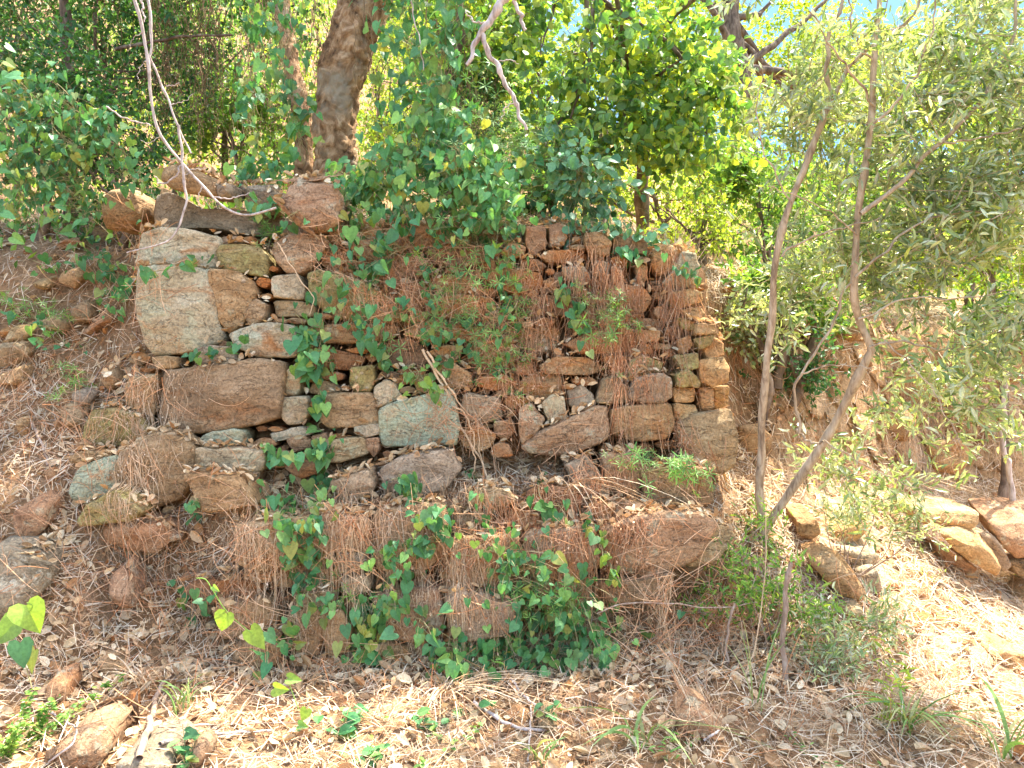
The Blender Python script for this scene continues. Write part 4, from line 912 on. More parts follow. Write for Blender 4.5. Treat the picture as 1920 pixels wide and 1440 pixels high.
vs = [
 ('dense heart-leaved vine spilling over the wall right of the round boulder', [(655,380),(700,430),(720,500),(690,540)], 75, 95, .066, HV, {}),
 ('heart-leaved vine draped across the wall top centre', [(720,400),(800,400),(870,440),(900,480)], 60, 70, .062, HV, {}),
 ('vine trailing down beside the tangled dry twigs', [(640,500),(660,560),(690,600),(700,640)], 30, 20, .06, HV, {}),
 ('vine cluster between the pale slab and the small stones', [(560,600),(590,640),(600,700)], 45, 40, .068, HV, {}),
 ('small vine cluster right of the leafy cluster', [(700,640),(720,660),(735,700)], 26, 16, .06, HV, {}),
 ('single narrow vine chain hanging past the brown block', [(592,640),(598,700),(600,760),(605,830),(608,900),(598,960)], 13, 44, .064, HV, {'stems': 2}),
 ('low leafy vine spreading along the ledge from the narrow chain', [(505,850),(550,860),(600,850),(625,830)], 22, 26, .062, HV, {}),
 ('dense vine mat below the ledge under the narrow chain', [(520,930),(570,950),(600,980),(560,1000),(590,1060)], 42, 72, .062, HV, {}),
 ('vine climbing the lichened ledge boulder', [(735,900),(770,900),(810,960),(830,1000)], 28, 30, .062, HV, {}),
 ('vine tail under the ledge boulder', [(820,950),(815,1010),(750,1020),(700,1050)], 24, 26, .058, HV, {}),
 ('sparse vine chain hanging from the dry stem bundle', [(893,885),(905,930),(915,990),(935,1040),(990,1060)], 14, 14, .056, HV, {'stems': 1}),
 ('vine column beside the dry straw bundle at the wall foot', [(735,1050),(740,1110),(700,1150),(690,1220)], 40, 64, .06, HV, {}),
 ('leafy vine on the left side of the straw bundle', [(560,1040),(590,1080),(580,1120),(640,1140)], 30, 24, .056, HV, {}),
 ('thick vine mat at the foot of the wall', [(940,1050),(1000,1100),(1060,1130),(1120,1170)], 90, 150, .056, HV, {}),
 ('low creeping vine on the litter below the thick mat', [(880,1230),(960,1205),(1040,1220),(1140,1215)], 60, 130, .056, HV, {}),
 ('vine beside the pale low block', [(810,1170),(830,1210),(850,1240),(900,1260)], 40, 44, .056, HV, {}),
 ('blue green vine sprig between rusty wall stones', [(1050,545),(1075,570),(1090,600),(1095,640)], 22, 16, .058, HV, {'stems': 2}),
 ('short vine row under the wall top near its outer corner', [(1150,470),(1185,485),(1225,480)], 20, 10, .056, HV, {'stems': 1}),
 ('vine leaves on the pale corner cap stone', [(1262,490),(1280,510),(1300,525)], 14, 8, .05, HV, {'stems': 1}),
 ('vine along the joint below the long grey slab', [(470,380),(500,400),(560,400)], 26, 16, .062, HV, {}),
 ('vine running across the top of the pale block', [(245,500),(290,508),(350,500),(410,478)], 10, 9, .062, HV, {'stems': 1}),
 ('four-leaved vine sprig in front of the ochre block', [(365,930),(372,945),(378,960)], 14, 7, .05, HV, {'stems': 1}),
 ('vine strand across the small stones under the pale block', [(370,670),(400,660),(470,640)], 14, 8, .058, HV, {'stems': 1}),
 ('scattered vine leaves in the wall centre', [(720,590),(800,600),(880,640),(925,590)], 40, 36, .05, HV, {}),
 ('yellowing vine leaves above the square green block', [(760,690),(800,720),(830,740)], 26, 14, .05, HV, {'mat': 'heartpale'}),
 ('vine leaves among the litter under the ledge', [(1010,890),(1020,940),(1090,960),(1100,1010)], 20, 14, .054, HV, {'stems': 1}),
 ('bright glossy vine leaves in front of the rust boulder', [(1120,990),(1130,1030),(1150,1080)], 20, 12, .056, HV, {'mat': 'heartpale', 'stems': 1}),
 ('vine falling down the bank beside the wall end', [(150,400),(160,440),(190,500),(215,560)], 30, 34, .06, HB, {}),
 ('vine in front of the red earth beside the large pale block', [(215,500),(235,540),(230,590)], 22, 12, .064, HB, {}),
 ('sparse vine leaves across the orange bank rocks', [(60,490),(110,500),(150,500)], 18, 8, .056, HB, {'stems': 1}),
 ('vine sprigs low on the red bank', [(20,590),(70,600),(120,645),(180,640)], 24, 16, .056, HB, {}),
 ('vine carpet under the shady shrubs at the bank top', [(0,400),(60,420),(120,430),(200,410)], 45, 60, .056, HB, {}),
 ('sparse vine leaves in the litter under the yellow shoot', [(330,1100),(380,1130),(420,1110)], 26, 9, .056, HB, {'stems': 1}),
 ('long thin vine strand trailing from the wall top between the twig tangle and the goosegrass', [(800,400),(815,480),(805,560),(825,650),(835,720)], 18, 26, .052, HV, {'stems': 2}),
 ('vine strand dropping from the ivy tongue down the rusty stems', [(955,470),(945,540),(955,620),(940,700)], 16, 18, .05, HV, {'stems': 2}),
 ('vine leaves in front of the dark low stones', [(470,1240),(540,1150),(560,1220)], 40, 16, .056, HV, {'stems': 2}),
]
for i, (lab, pts, sp_, n_, s_, grp, kw) in enumerate(vs):
    kw = dict(kw); vine(lab, pts, sp_, int(n_ * 1.9), s_ * .82, stemr=.0024, group=grp, seed=i, **kw)
hv = [
 ('vine curtain hanging beside the left edge of the cork trunk', [(545,-60),(530,60),(545,180),(560,300)], 32, 60, .075, 4.5, {}),
 ('thin vine hanging left of the cork oak', [(470,-40),(478,80),(465,200),(480,300)], 22, 34, .07, 4.6, {}),
 ('vine mass at the foot of the cork trunk', [(640,330),(660,345),(680,355),(700,365)], 38, 50, .075, 4.35, {}),
 ('vine curtain hanging under the middle of the canopy', [(770,-60),(760,60),(790,160),(800,260)], 55, 95, .075, 4.4, {}),
 ('vine curtain left of the broken dead branch', [(850,-40),(840,60),(830,170),(850,300)], 42, 80, .075, 4.2, {}),
 ('broad vine mound above the wall centre', [(700,330),(780,300),(850,330),(930,340)], 60, 150, .07, 4.25, {}),
 ('vine mound sloping down over the wall edge', [(850,290),(900,340),(930,390),(900,420)], 55, 110, .068, 4.05, {}),
 ('trailing vine in the shade behind the flat capping rock', [(450,320),(490,330),(540,320)], 25, 30, .065, 4.45, {}),
 ('vine climbing the dark shrub at the frame edge', [(10,150),(40,240),(20,330),(60,400)], 60, 120, .066, 4.1, {}),
 ('vine sheet over the shady shrub', [(100,180),(140,260),(120,340),(160,390)], 60, 120, .064, 4.2, {}),
 ('vine tips hanging in front of the flat capping rock shade', [(190,210),(200,270),(235,300),(260,350)], 30, 34, .068, 4.15, {}),
]
for i, (lab, pts, sp_, n_, s_, Y_, kw) in enumerate(hv):
    vine(lab, pts, sp_ * 1.1, int(n_ * 2.8), s_ * .72, stems=9, Y=Y_, group=HC, seed=100 + i, **kw)
WG = 'whorled goosegrass plants'
wv = [
 ('goosegrass hanging over the wall between vine and ivy', [(880,330),(870,420),(860,520),(840,600)], 60, 120, .03, None, {}),
 ('goosegrass strands across the middle of the wall', [(780,610),(840,600),(900,620),(930,700)], 50, 100, .028, None, {}),
 ('goosegrass column climbing near the flowering spike', [(960,480),(970,560),(960,640),(965,760)], 26, 70, .028, None, {}),
 ('goosegrass clump on the rusty dry stems', [(1110,560),(1150,600),(1140,650)], 34, 60, .03, None, {}),
 ('goosegrass mound above the wall', [(880,200),(940,260),(960,330),(900,380)], 75, 240, .034, 4.3, {}),
 ('goosegrass sprig over the moss block', [(480,385),(500,430),(520,470)], 16, 16, .034, None, {'stems': 2}),
 ('goosegrass patch at the wall foot beside the vine column', [(640,1110),(680,1120),(700,1150)], 26, 34, .03, None, {}),
 ('bright goosegrass sprigs in front of the foundation boulder', [(1170,860),(1230,880),(1290,880),(1330,900)], 26, 46, .034, None, {}),
 ('goosegrass and vine shoots at the ivy edge', [(950,1090),(1010,1130),(1080,1100)], 34, 60, .03, None, {}),
 ('pale green weed sprigs on the litter bank', [(100,700),(135,690),(165,715),(110,740)], 16, 22, .028, None, {}),
 ('weed sprigs beside the orange bank rocks', [(10,560),(40,580),(100,580),(120,600)], 24, 34, .028, None, {}),
]
for i, (lab, pts, sp_, n_, s_, Y_, kw) in enumerate(wv):
    vine(lab, pts, sp_ * 1.15, int(n_ * 1.9), s_ * 1.2, T=LACE, mat='whorl', Y=Y_, group=WG, name='goosegrass', cat='weed', seed=200 + i, stemr=.0011, **kw)
iv_ = [
 ('blue green ivy tongue hanging over the wall edge', [(950,380),(955,420),(965,470)], 22, 70, .036, None, {'offs': (.06, .08)}),
 ('ivy mound of dark glossy leaves above the wall', [(990,300),(1060,320),(1120,370),(1080,400)], 70, 420, .06, 4.35, {}),
 ('ivy creeping along the wall top toward the corner', [(1080,415),(1140,425),(1200,435),(1240,455)], 22, 90, .045, None, {'offs': (.05, .08)}),
]
for i, (lab, pts, sp_, n_, s_, Y_, kw) in enumerate(iv_):
    vine(lab, pts, sp_, n_, s_, T=OVAL, mat='ivy', Y=Y_, group='ivy on the wall top', name='ivy_plant', cat='ivy', seed=300 + i, hang=.6, **kw)

# near smilax shoots (big leaves close to the camera)
def sprig(label, stem_px, Y, leaf_px, size, mat='heartpale', r=.002, name='vine_shoot'):
    e = empty(name, Vector([float(c) for c in at(*stem_px[-1], Y)])); tag(e, label, 'vine shoot', 'bright vine shoots in front')
    V, F = stick([at(a_, b_, Y) for a_, b_ in stem_px], r, r * .7, 30, 5); mesh_obj('stem', V, F, M['heartpale'] if mat == 'heartpale' else M['stem'], e)
    P = np.array([at(a_, b_, Y) for a_, b_, *_ in leaf_px]); D = np.array([(dx, -.1, -dz) for _, _, dx, dz, _ in leaf_px])
    N = norm(np.array([0, -.9, .3]) + rng.normal(0, .25, P.shape)); S = np.array([s for *_, s in leaf_px]) * size
    V, F = leaf_arrays(P, D, N, S, HEART); mesh_obj('foliage', V, F, M[mat], e, smooth=False)
sprig('yellow green vine shoot arching over the leaf litter', [(368,1084),(385,1086),(398,1105),(420,1140),(450,1170),(490,1200)], 2.9, [(400,1100,.4,.3,.4),(425,1150,-.35,1,1.0),(470,1182,.5,.6,1.2)], .075)
sprig('two large pale spotted leaves at the frame edge', [(-20,1210),(20,1180),(60,1140),(50,1130)], 2.8, [(30,1165,-.8,.9,1.5),(50,1135,.5,1.1,1.5)], .075)
sprig('spotted leaf pair below the two large pale leaves', [(60,1290),(45,1240),(35,1215)], 2.7, [(38,1205,.2,1,1.3),(66,1220,-.2,.8,1.2)], .07, mat='heart')
sprig('small bright vine leaves beside the forked white stick', [(560,1330),(545,1290),(540,1275)], 2.95, [(540,1272,1,.1,.9),(515,1290,1,.2,.9),(575,1330,-.3,.8,.8),(560,1360,.9,.1,.6)], .06)

# small ground plants
def tuft(label, px, py, n, L, spread, mat='grass', name='grass_tuft', cat='grass tuft', wdt=.006, droop=.5, seed=0, up=1.0, lean=(0, 0)):
    q = np.random.default_rng(seed + 900); h, _ = hit(px, py)
    if h is None: return
    e_loc = Vector([float(c) for c in h]); Vs = []
    for _ in range(n):
        a_ = q.uniform(0, 6.28); l = L * q.uniform(.5, 1.1); w_ = wdt * q.uniform(.6, 1.2)
        dx, dy = math.cos(a_) * spread + lean[0], math.sin(a_) * spread * .7 + lean[1]
        b = h + np.array([q.normal(0, .02), q.normal(0, .02), -.01]); pts = []
        for t in np.linspace(0, 1, 8): pts.append(b + np.array([dx * l * t * (.4 + t), dy * l * t * (.4 + t), up * l * (t - droop * t * t)]))
        pts = np.array(pts); side = norm(np.array([-dy, dx, 0.0]) + q.normal(0, .3, 3)); ww = w_ * np.sin(np.linspace(.5, 3.14, 8))[:, None]
        V = np.concatenate([pts - side * ww, pts + side * ww]); F = []
        for k in range(7): F += [(k, k + 1, k + 9), (k, k + 9, k + 8)]
        Vs.append((V, np.array(F)))
    V, F = join(Vs)
    o = mesh_obj(name, V, F, M[mat], origin=np.array(e_loc), smooth=False); tag(o, label, cat, 'grass tufts on the ground'); return o
tuft('long green grass blades beside the rusty needle covered stone', 1200, 1400, 12, .42, .9, seed=1, wdt=.008, droop=.75, lean=(.3, 0))
tuft('pale grass clump arching at the sunny corner', 1700, 1370, 26, .42, .9, seed=2, wdt=.006, droop=.75, lean=(.4, 0))
tuft('single tall grass clump in front of the crooked stem', 1420, 1330, 8, .5, .25, seed=3, wdt=.004, droop=.2)
tuft('green bearded grass head in the dry leaves', 345, 1330, 22, .28, .3, seed=4, wdt=.004, droop=.5)
tuft('dry grass tuft beside the bearded grass', 270, 1290, 24, .3, .6, seed=5, mat='drytan', wdt=.003)
tuft('arching straw blades falling from the ledge', 1060, 925, 26, .5, .5, seed=6, mat='drytan', wdt=.0028, droop=1.3, lean=(.7, -.35))
tuft('dry straw bundle leaning at the wall foot', 790, 1230, 60, .34, .35, seed=7, mat='drytan', wdt=.0022, droop=.2, lean=(-.2, 0))
tuft('straw fan lying on the litter under the straw bundle', 830, 1310, 50, .4, .9, seed=8, mat='drytan', wdt=.0022, droop=.95, lean=(.6, -.3))
tuft('green grass blade clump at the bottom centre', 1010, 1425, 10, .2, .5, seed=9)
tuft('reddish dry tuft beside the small olive shoots', 1350, 1190, 60, .24, .7, seed=10, mat='dry', wdt=.0022)
tuft('green blades at the lower right corner of the clearing', 1880, 1420, 9, .42, .6, seed=11, wdt=.009, droop=.5)
tuft('dark strappy leaves on the wall top beside the round boulder', 655, 420, 16, .22, .5, seed=12, wdt=.004, droop=.9)

def herb(label, px, py, H, n, size, mat='whorl', T=OVAL, spread=.1, seed=0, name='small_herb', cat='herb', lean=0.0):
    q = np.random.default_rng(seed + 1300); h, _ = hit(px, py)
    if h is None: return
    e = empty(name, Vector([float(c) for c in h])); tag(e, label, cat, 'small green herbs on the ground')
    ns = 4; Ps = []
    for s in range(ns):
        dx, dy = q.normal(0, spread, 2); t = np.linspace(0, 1, 10)[:, None]
        Ps.append(h + np.array([dx + lean * H, dy, 0]) * t ** 1.3 + np.array([0, 0, H * q.uniform(.6, 1.0)]) * t - np.array([0, 0, .01]))
    Ps = np.array(Ps); V, F = tube_arrays(Ps, np.tile(np.linspace(.0028, .001, 10), (ns, 1)), 4); mesh_obj('stem', V, F, M['stem'], e)
    si = q.integers(0, ns, n); ti = q.integers(2, 10, n); P = Ps[si, ti] + q.normal(0, .008, (n, 3))
    a_ = q.uniform(0, 6.28, n); D = np.stack([np.cos(a_), np.sin(a_), q.uniform(-.2, .6, n)], -1)
    V, F = leaf_arrays(P, D, norm(np.array([0, -.3, 1.0]) + q.normal(0, .3, (n, 3))), size * q.uniform(.5, 1.1, n), T); mesh_obj('foliage', V, F, M[mat], e, smooth=False)
herb('yellow green spurge with tall straight stem', 1655, 1370, .42, 70, .05, 'yellowleaf', LANCE, .10, 1)
herb('low dark green herb in the middle of the sunny litter', 645, 1380, .12, 26, .065, 'heart', OVAL, .06, 2)
herb('small oval leaved seedling near the bottom edge', 690, 1430, .10, 22, .05, 'heart', OVAL, .07, 3)
herb('pale seedling beside the forked stick', 915, 1260, .10, 26, .05, 'heartpale', OVAL, .05, 4)
herb('two-leaf seedling on the path litter', 1030, 1345, .09, 8, .055, 'heart', OVAL, .03, 5)
herb('yellow green weed on the needle slope', 1745, 1090, .12, 24, .035, 'yellowleaf', LANCE, .06, 6)
herb('tiny yellow weed lower on the needle slope', 1780, 1170, .10, 20, .035, 'yellowleaf', LANCE, .06, 7)
herb('feathery weed below the needle covered stone', 1250, 1425, .08, 30, .035, 'whorl', LANCE, .08, 8)
herb('leafy seedling at the bottom beside the small red stone', 350, 1440, .14, 20, .055, 'heart', OVAL, .05, 9)
herb('thin weed among the needles under the crooked stem', 1530, 1425, .10, 26, .03, 'whorl', LANCE, .1, 10)
herb('light weed patch on the shady path edge', 860, 1400, .07, 30, .03, 'heartpale', OVAL, .12, 11)
herb('glossy seedling beneath the straw fan', 800, 1370, .09, 16, .055, 'heart', OVAL, .06, 12)
herb('weed at the far sunny edge of the clearing', 1905, 1080, .14, 30, .04, 'yellowleaf', LANCE, .06, 13)
herb('flowering weed spike standing before the wall centre', 968, 620, .22, 60, .016, 'yellowleaf', SMALL, .02, 14)
herb('low shrubby herb at the bottom corner', 14, 1425, .24, 420, .024, 'midleaf', OVAL, .12, 15)
herb('second tuft of the shrubby herb', 56, 1395, .2, 260, .022, 'midleaf', OVAL, .09, 16)

# ------------------------------------------------------------------ crowns, trees
def clump_crown(cs, n_leaf, size, T, seed, per=14, twig=.16, gap=-.5, k=3.0, flat=1.0, droop=0.0, face=0.0, dirx=None):
    """cs: list of (centre, radii, weight). leaves sit on twigs gathered in clumps with gaps between them"""
    q = np.random.default_rng(seed); ws = np.array([c[2] for c in cs], float); ws /= ws.sum()
    nt_ = int(n_leaf / per * 2.2); ci = q.choice(len(cs), nt_, p=ws)
    C = np.array([c[0] for c in cs])[ci]; Rr = np.array([c[1] for c in cs])[ci]
    u = norm(q.normal(size=(nt_, 3))) * (q.random((nt_, 1)) ** (1 / 2.4)); P = C + u * Rr
    P = P[lump(P, k, seed) > gap][: int(n_leaf / per)]; m = len(P)
    td = norm(q.normal(size=(m, 3)) + np.array([0, 0, -droop]) + (np.array(dirx) if dirx is not None else 0))
    t = q.random((m, per, 1)); L = twig * q.uniform(.6, 1.4, (m, 1, 1))
    base = P[:, None, :] + td[:, None, :] * t * L; LP = (base + q.normal(0, twig * .10, (m, per, 3))).reshape(-1, 3)
    D = norm(td[:, None, :] * .9 + q.normal(0, .75, (m, per, 3)) + np.array([0, 0, -droop * .6])).reshape(-1, 3)
    N = norm(np.array([0, -face, flat]) + q.normal(0, .55, (m * per, 3)))
    S = size * q.uniform(.6, 1.2, m * per)
    tw = np.stack([P + td * L[:, 0] * s for s in (0, .5, 1)], 1)
    return leaf_arrays(LP, D, N, S, T), tw
def tree(name, label, cat, group, trunk_pts, r0, r1, cs, n_leaf, size, T, leafmat, barkmat, seed, limbs=8, kw={}, twigr=.0018, parts2=None):
    e = empty(name, Vector([float(c) for c in trunk_pts[0]])); tag(e, label, cat, group)
    q = np.random.default_rng(seed + 40)
    tp = smooth_path(trunk_pts, 40); segs = [stick(trunk_pts, r0, r1, 40, 12, wob=r0 * .12)]
    for j in range(limbs):
        c = cs[q.integers(len(cs))]; k = q.integers(18, 39); a_ = tp[k]; rr = (r0 + (r1 - r0) * k / 39) * .55
        b = np.array(c[0]) + norm(q.normal(size=3)) * np.array(c[1]) * .75
        mid = (a_ + b) / 2 + q.normal(0, .08, 3) * np.linalg.norm(b - a_)
        segs.append(stick([a_, mid, b], rr, rr * .25, 16, 6, wob=rr * .3))
    V, F = join(segs); mesh_obj('trunk', V, F, M[barkmat], e)
    (V, F), tw = clump_crown(cs, n_leaf, size, T, seed, **kw)
    Vt, Ft = tube_arrays(tw, np.tile([twigr, twigr * .8, twigr * .4], (len(tw), 1)), 3)
    mesh_obj('twigs', Vt, Ft, M[barkmat], e, smooth=False)['kind'] = 'stuff'
    mesh_obj('crown', V, F, M[leafmat], e, smooth=False)
    return e
def gz(x, y):
    pr = profile(x); return float(np.interp(y, pr[:, 0], pr[:, 1]))

# the cork oak: thick leaning trunk with plated bark
def cork_trunk(pts, r0, r1, seed, n=150, sides=64, amp=.022):
    P = smooth_path(pts, n); rr = np.linspace(r0, r1, n) * (1 + .35 * np.exp(-np.linspace(0, 1, n) * 22))
    V, F = tube_arrays(P[None], rr[None], sides)
    C = np.repeat(P, sides, 0); out = norm(V - C); off = Vector((seed, seed * 2, 0))
    for i in range(len(V)):
        p = Vector(V[i]); p = p + noise.noise_vector(p * 6 + off) * .05
        cell = noise.voronoi(Vector((p.x * 21, p.y * 21, p.z * 8)) + off)[0]
        d = min(cell[1] - cell[0], .35) * amp * 1.8 + noise.fractal(p * 22 + off, 1, 2, 4) * amp * .5 + noise.noise(p * 5 + off) * amp * .9
        d += abs(noise.noise(Vector((p.x * 10, p.y * 10, p.z * 45)))) * amp * .3
        V[i] += out[i] * d
    return V, F
Yc = 4.95
oak = empty('cork_oak', Vector([float(c) for c in at(622, 330, Yc)])); tag(oak, 'cork oak with thick leaning ridged trunk growing behind the wall', 'tree', 'cork oaks')
V, F = cork_trunk([at(628, 372, Yc), at(630, 300, Yc), at(626, 230, Yc), at(635, 160, Yc), at(657, 80, Yc), at(690, -10, Yc), at(722, -110, Yc - .1), at(740, -260, Yc - .2)], .115, .165, 3)
# widen quickly above the base
mesh_obj('trunk', V, F, M['cork'], oak)
V, F = cork_trunk([at(572, 360, 5.1), at(570, 290, 5.1), at(563, 200, 5.15), at(540, 90, 5.3), at(520, -60, 5.4)], .06, .045, 9, 90, 32, .012)
mesh_obj('side_trunk', V, F, M['cork'], oak)
segs = []
for a_, b_, c_ in [((740,-240),(600,-330),(300,-300)), ((735,-200),(900,-300),(1150,-260)), ((722,-110),(640,-250),(500,-420)), ((740,-260),(860,-420),(1000,-520))]:
    segs.append(stick([at(*a_, Yc - .15), at(*b_, Yc - .3), at(*c_, Yc + .3)], .10, .03, 30, 10, wob=.01))
V, F = join(segs); mesh_obj('limb', V, F, M['cork'], oak)
(V, F), tw = clump_crown([((-1.5, 5.6, 4.9), (2.0, 1.3, .55), 2.0), ((-.5, 5.6, 4.9), (1.0, 1.0, .5), 1.2), ((-2.6, 5.4, 4.4), (1.0, 1.0, .6), 1.2), ((-1.2, 6.4, 5.4), (1.6, 1.2, .5), 1.2)], 21000, .05, SMALL, 31, gap=-.15)  # crown above the view, thickened on the left to deepen the shade there
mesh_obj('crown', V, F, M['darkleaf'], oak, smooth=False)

# leafy oak branch hanging in the upper middle: a second small oak whose round leaves fill the upper centre
TG = 'trees above the wall'
tree('holm_oak', 'round-leaved oak whose drooping leafy boughs fill the space above the wall', 'tree', TG,
     [(.95, 5.6, gz(.95, 5.6) - .1), (.9, 5.4, 3.1), (.75, 5.1, 3.6), (.5, 4.8, 4.0), (.3, 4.6, 4.3)], .05, .03,
     [((.62, 4.9, 3.55), (.85, .5, .55), 1.6), ((.05, 5.0, 3.7), (.6, .45, .55), 1.1), ((1.1, 4.8, 3.2), (.5, .4, .45), .9), ((.4, 4.7, 3.0), (.4, .3, .3), .4), ((1.1, 4.15, 4.25), (1.0, .45, .3), .55), ((-.4, 4.2, 4.5), (1.0, .45, .3), .45)], 6600, .064, OVAL, 'oakleaf', 'darkbark', 51, 16,  # last two clusters are unseen, added overhead to dapple the front ground
     dict(per=9, twig=.2, gap=-.25, droop=.6, face=.4, flat=.4))
# distant cork oak at the skyline
tree('distant_oak', 'distant rough-barked oak standing against the blue sky', 'tree', TG,
     [tuple(at(1398, 330, 9.0)), tuple(at(1393, 165, 9.0)), tuple(at(1386, 100, 9.0)), tuple(at(1370, 40, 9.0)), tuple(at(1376, -60, 9.1))], .10, .085,
     [((1.7, 9.3, 6.7), (1.2, 1.0, .6), 1.0), ((3.3, 9.4, 6.6), (1.2, 1.0, .8), 1.2), ((4.6, 9.6, 5.4), (1.1, .8, .9), 1.0)], 5200, .075, SMALL, 'yellowleaf', 'darkbark', 57, 10, dict(gap=-.2))
# background shrubs and trees on the slope.  (px, py of centre, Y, radii m, leaves, mat, leaf size, label)
BS = [
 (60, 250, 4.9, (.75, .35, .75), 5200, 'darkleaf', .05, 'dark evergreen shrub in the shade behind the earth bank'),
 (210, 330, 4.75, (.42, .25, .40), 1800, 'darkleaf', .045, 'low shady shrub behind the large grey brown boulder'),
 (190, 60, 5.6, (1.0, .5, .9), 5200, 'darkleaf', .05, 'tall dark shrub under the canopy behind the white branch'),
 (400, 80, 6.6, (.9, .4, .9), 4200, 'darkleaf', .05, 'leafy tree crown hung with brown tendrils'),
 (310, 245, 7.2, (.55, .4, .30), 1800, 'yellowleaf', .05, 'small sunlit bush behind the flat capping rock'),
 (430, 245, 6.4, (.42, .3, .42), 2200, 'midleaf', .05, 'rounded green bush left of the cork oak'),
 (20, 60, 7.6, (1.5, .7, 1.3), 4200, 'darkleaf', .07, 'green tree far behind the dark shrub'),  # given the dark leaf colour to put shade into the upper left
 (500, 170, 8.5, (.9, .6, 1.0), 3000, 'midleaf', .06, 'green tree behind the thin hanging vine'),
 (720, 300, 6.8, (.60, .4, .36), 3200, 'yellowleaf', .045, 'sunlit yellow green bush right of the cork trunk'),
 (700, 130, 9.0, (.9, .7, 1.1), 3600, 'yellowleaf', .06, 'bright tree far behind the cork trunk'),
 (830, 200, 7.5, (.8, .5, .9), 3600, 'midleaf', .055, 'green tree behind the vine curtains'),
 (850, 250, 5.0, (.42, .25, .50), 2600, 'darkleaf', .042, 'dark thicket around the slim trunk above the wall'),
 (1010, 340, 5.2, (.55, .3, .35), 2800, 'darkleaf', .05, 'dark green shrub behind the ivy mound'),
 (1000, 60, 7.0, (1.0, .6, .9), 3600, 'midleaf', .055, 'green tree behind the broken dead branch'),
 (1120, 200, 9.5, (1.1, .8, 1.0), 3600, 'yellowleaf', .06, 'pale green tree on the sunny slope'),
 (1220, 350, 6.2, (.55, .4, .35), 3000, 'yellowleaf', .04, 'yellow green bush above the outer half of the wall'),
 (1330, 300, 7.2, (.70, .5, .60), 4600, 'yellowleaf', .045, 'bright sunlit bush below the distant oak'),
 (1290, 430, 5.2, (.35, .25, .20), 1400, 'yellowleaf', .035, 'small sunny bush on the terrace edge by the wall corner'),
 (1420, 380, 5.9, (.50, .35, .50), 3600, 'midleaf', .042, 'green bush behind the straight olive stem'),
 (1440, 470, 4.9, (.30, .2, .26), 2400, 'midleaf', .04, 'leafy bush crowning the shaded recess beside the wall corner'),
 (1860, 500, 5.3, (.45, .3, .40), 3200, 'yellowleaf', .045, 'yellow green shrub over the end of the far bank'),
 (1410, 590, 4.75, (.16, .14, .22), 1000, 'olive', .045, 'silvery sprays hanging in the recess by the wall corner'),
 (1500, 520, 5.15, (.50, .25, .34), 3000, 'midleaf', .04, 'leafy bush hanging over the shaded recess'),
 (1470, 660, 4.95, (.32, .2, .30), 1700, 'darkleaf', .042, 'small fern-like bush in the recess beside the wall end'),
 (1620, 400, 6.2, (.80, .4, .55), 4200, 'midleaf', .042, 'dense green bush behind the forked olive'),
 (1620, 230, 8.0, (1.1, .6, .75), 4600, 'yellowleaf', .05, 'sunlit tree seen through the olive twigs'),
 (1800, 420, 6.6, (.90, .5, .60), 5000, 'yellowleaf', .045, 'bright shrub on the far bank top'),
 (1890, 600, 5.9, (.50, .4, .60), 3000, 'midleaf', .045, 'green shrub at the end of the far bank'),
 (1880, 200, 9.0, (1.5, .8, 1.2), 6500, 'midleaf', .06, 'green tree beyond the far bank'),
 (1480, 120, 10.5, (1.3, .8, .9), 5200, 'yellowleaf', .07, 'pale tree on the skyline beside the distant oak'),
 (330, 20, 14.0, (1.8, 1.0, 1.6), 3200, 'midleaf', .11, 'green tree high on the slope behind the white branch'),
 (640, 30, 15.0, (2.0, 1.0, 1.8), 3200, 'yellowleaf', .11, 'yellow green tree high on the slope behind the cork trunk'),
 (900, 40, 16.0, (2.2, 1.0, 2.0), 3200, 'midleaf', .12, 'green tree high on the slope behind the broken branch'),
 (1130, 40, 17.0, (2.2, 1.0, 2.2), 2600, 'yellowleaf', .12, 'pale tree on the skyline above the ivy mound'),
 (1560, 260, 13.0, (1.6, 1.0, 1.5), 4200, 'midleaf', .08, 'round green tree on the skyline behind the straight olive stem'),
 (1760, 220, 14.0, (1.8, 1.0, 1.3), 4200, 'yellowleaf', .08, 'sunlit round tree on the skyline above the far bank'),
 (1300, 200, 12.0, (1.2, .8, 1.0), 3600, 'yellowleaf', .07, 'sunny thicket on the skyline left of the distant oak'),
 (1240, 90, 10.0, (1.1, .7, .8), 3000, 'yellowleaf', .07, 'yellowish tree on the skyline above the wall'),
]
for i, (px, py, Y, rad, n, mt, sz, lab) in enumerate(BS):
    hb, _ = hit_t(px, py)
    if hb is not None and hb.y < Y + rad[1]: Y = max(3.9, hb.y - .12)
    c = at(px, py, Y); x = c[0]; zb = gz(x, Y) - .05
    q = np.random.default_rng(i + 70)
    cs = [(tuple(c), rad, 2.0)]
    for _ in range(4):
        u = norm(q.normal(size=3)) * np.array(rad) * .7; cs.append((tuple(c + u), tuple(np.array(rad) * q.uniform(.35, .6)), .8))
    zt = max(c[2], zb + .25)
    tk = [(x + .05, Y, zb), (x + .1, Y, zb + (zt - zb) * .4), (x, Y, zt)]
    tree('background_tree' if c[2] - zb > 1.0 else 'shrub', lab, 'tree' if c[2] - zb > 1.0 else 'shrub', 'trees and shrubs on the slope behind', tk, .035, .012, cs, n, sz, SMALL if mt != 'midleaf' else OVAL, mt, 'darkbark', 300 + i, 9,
         dict(per=12, twig=.16 * max(1, Y / 6), gap=-.45, k=4.0, flat=.8, face=.3), twigr=.0025)
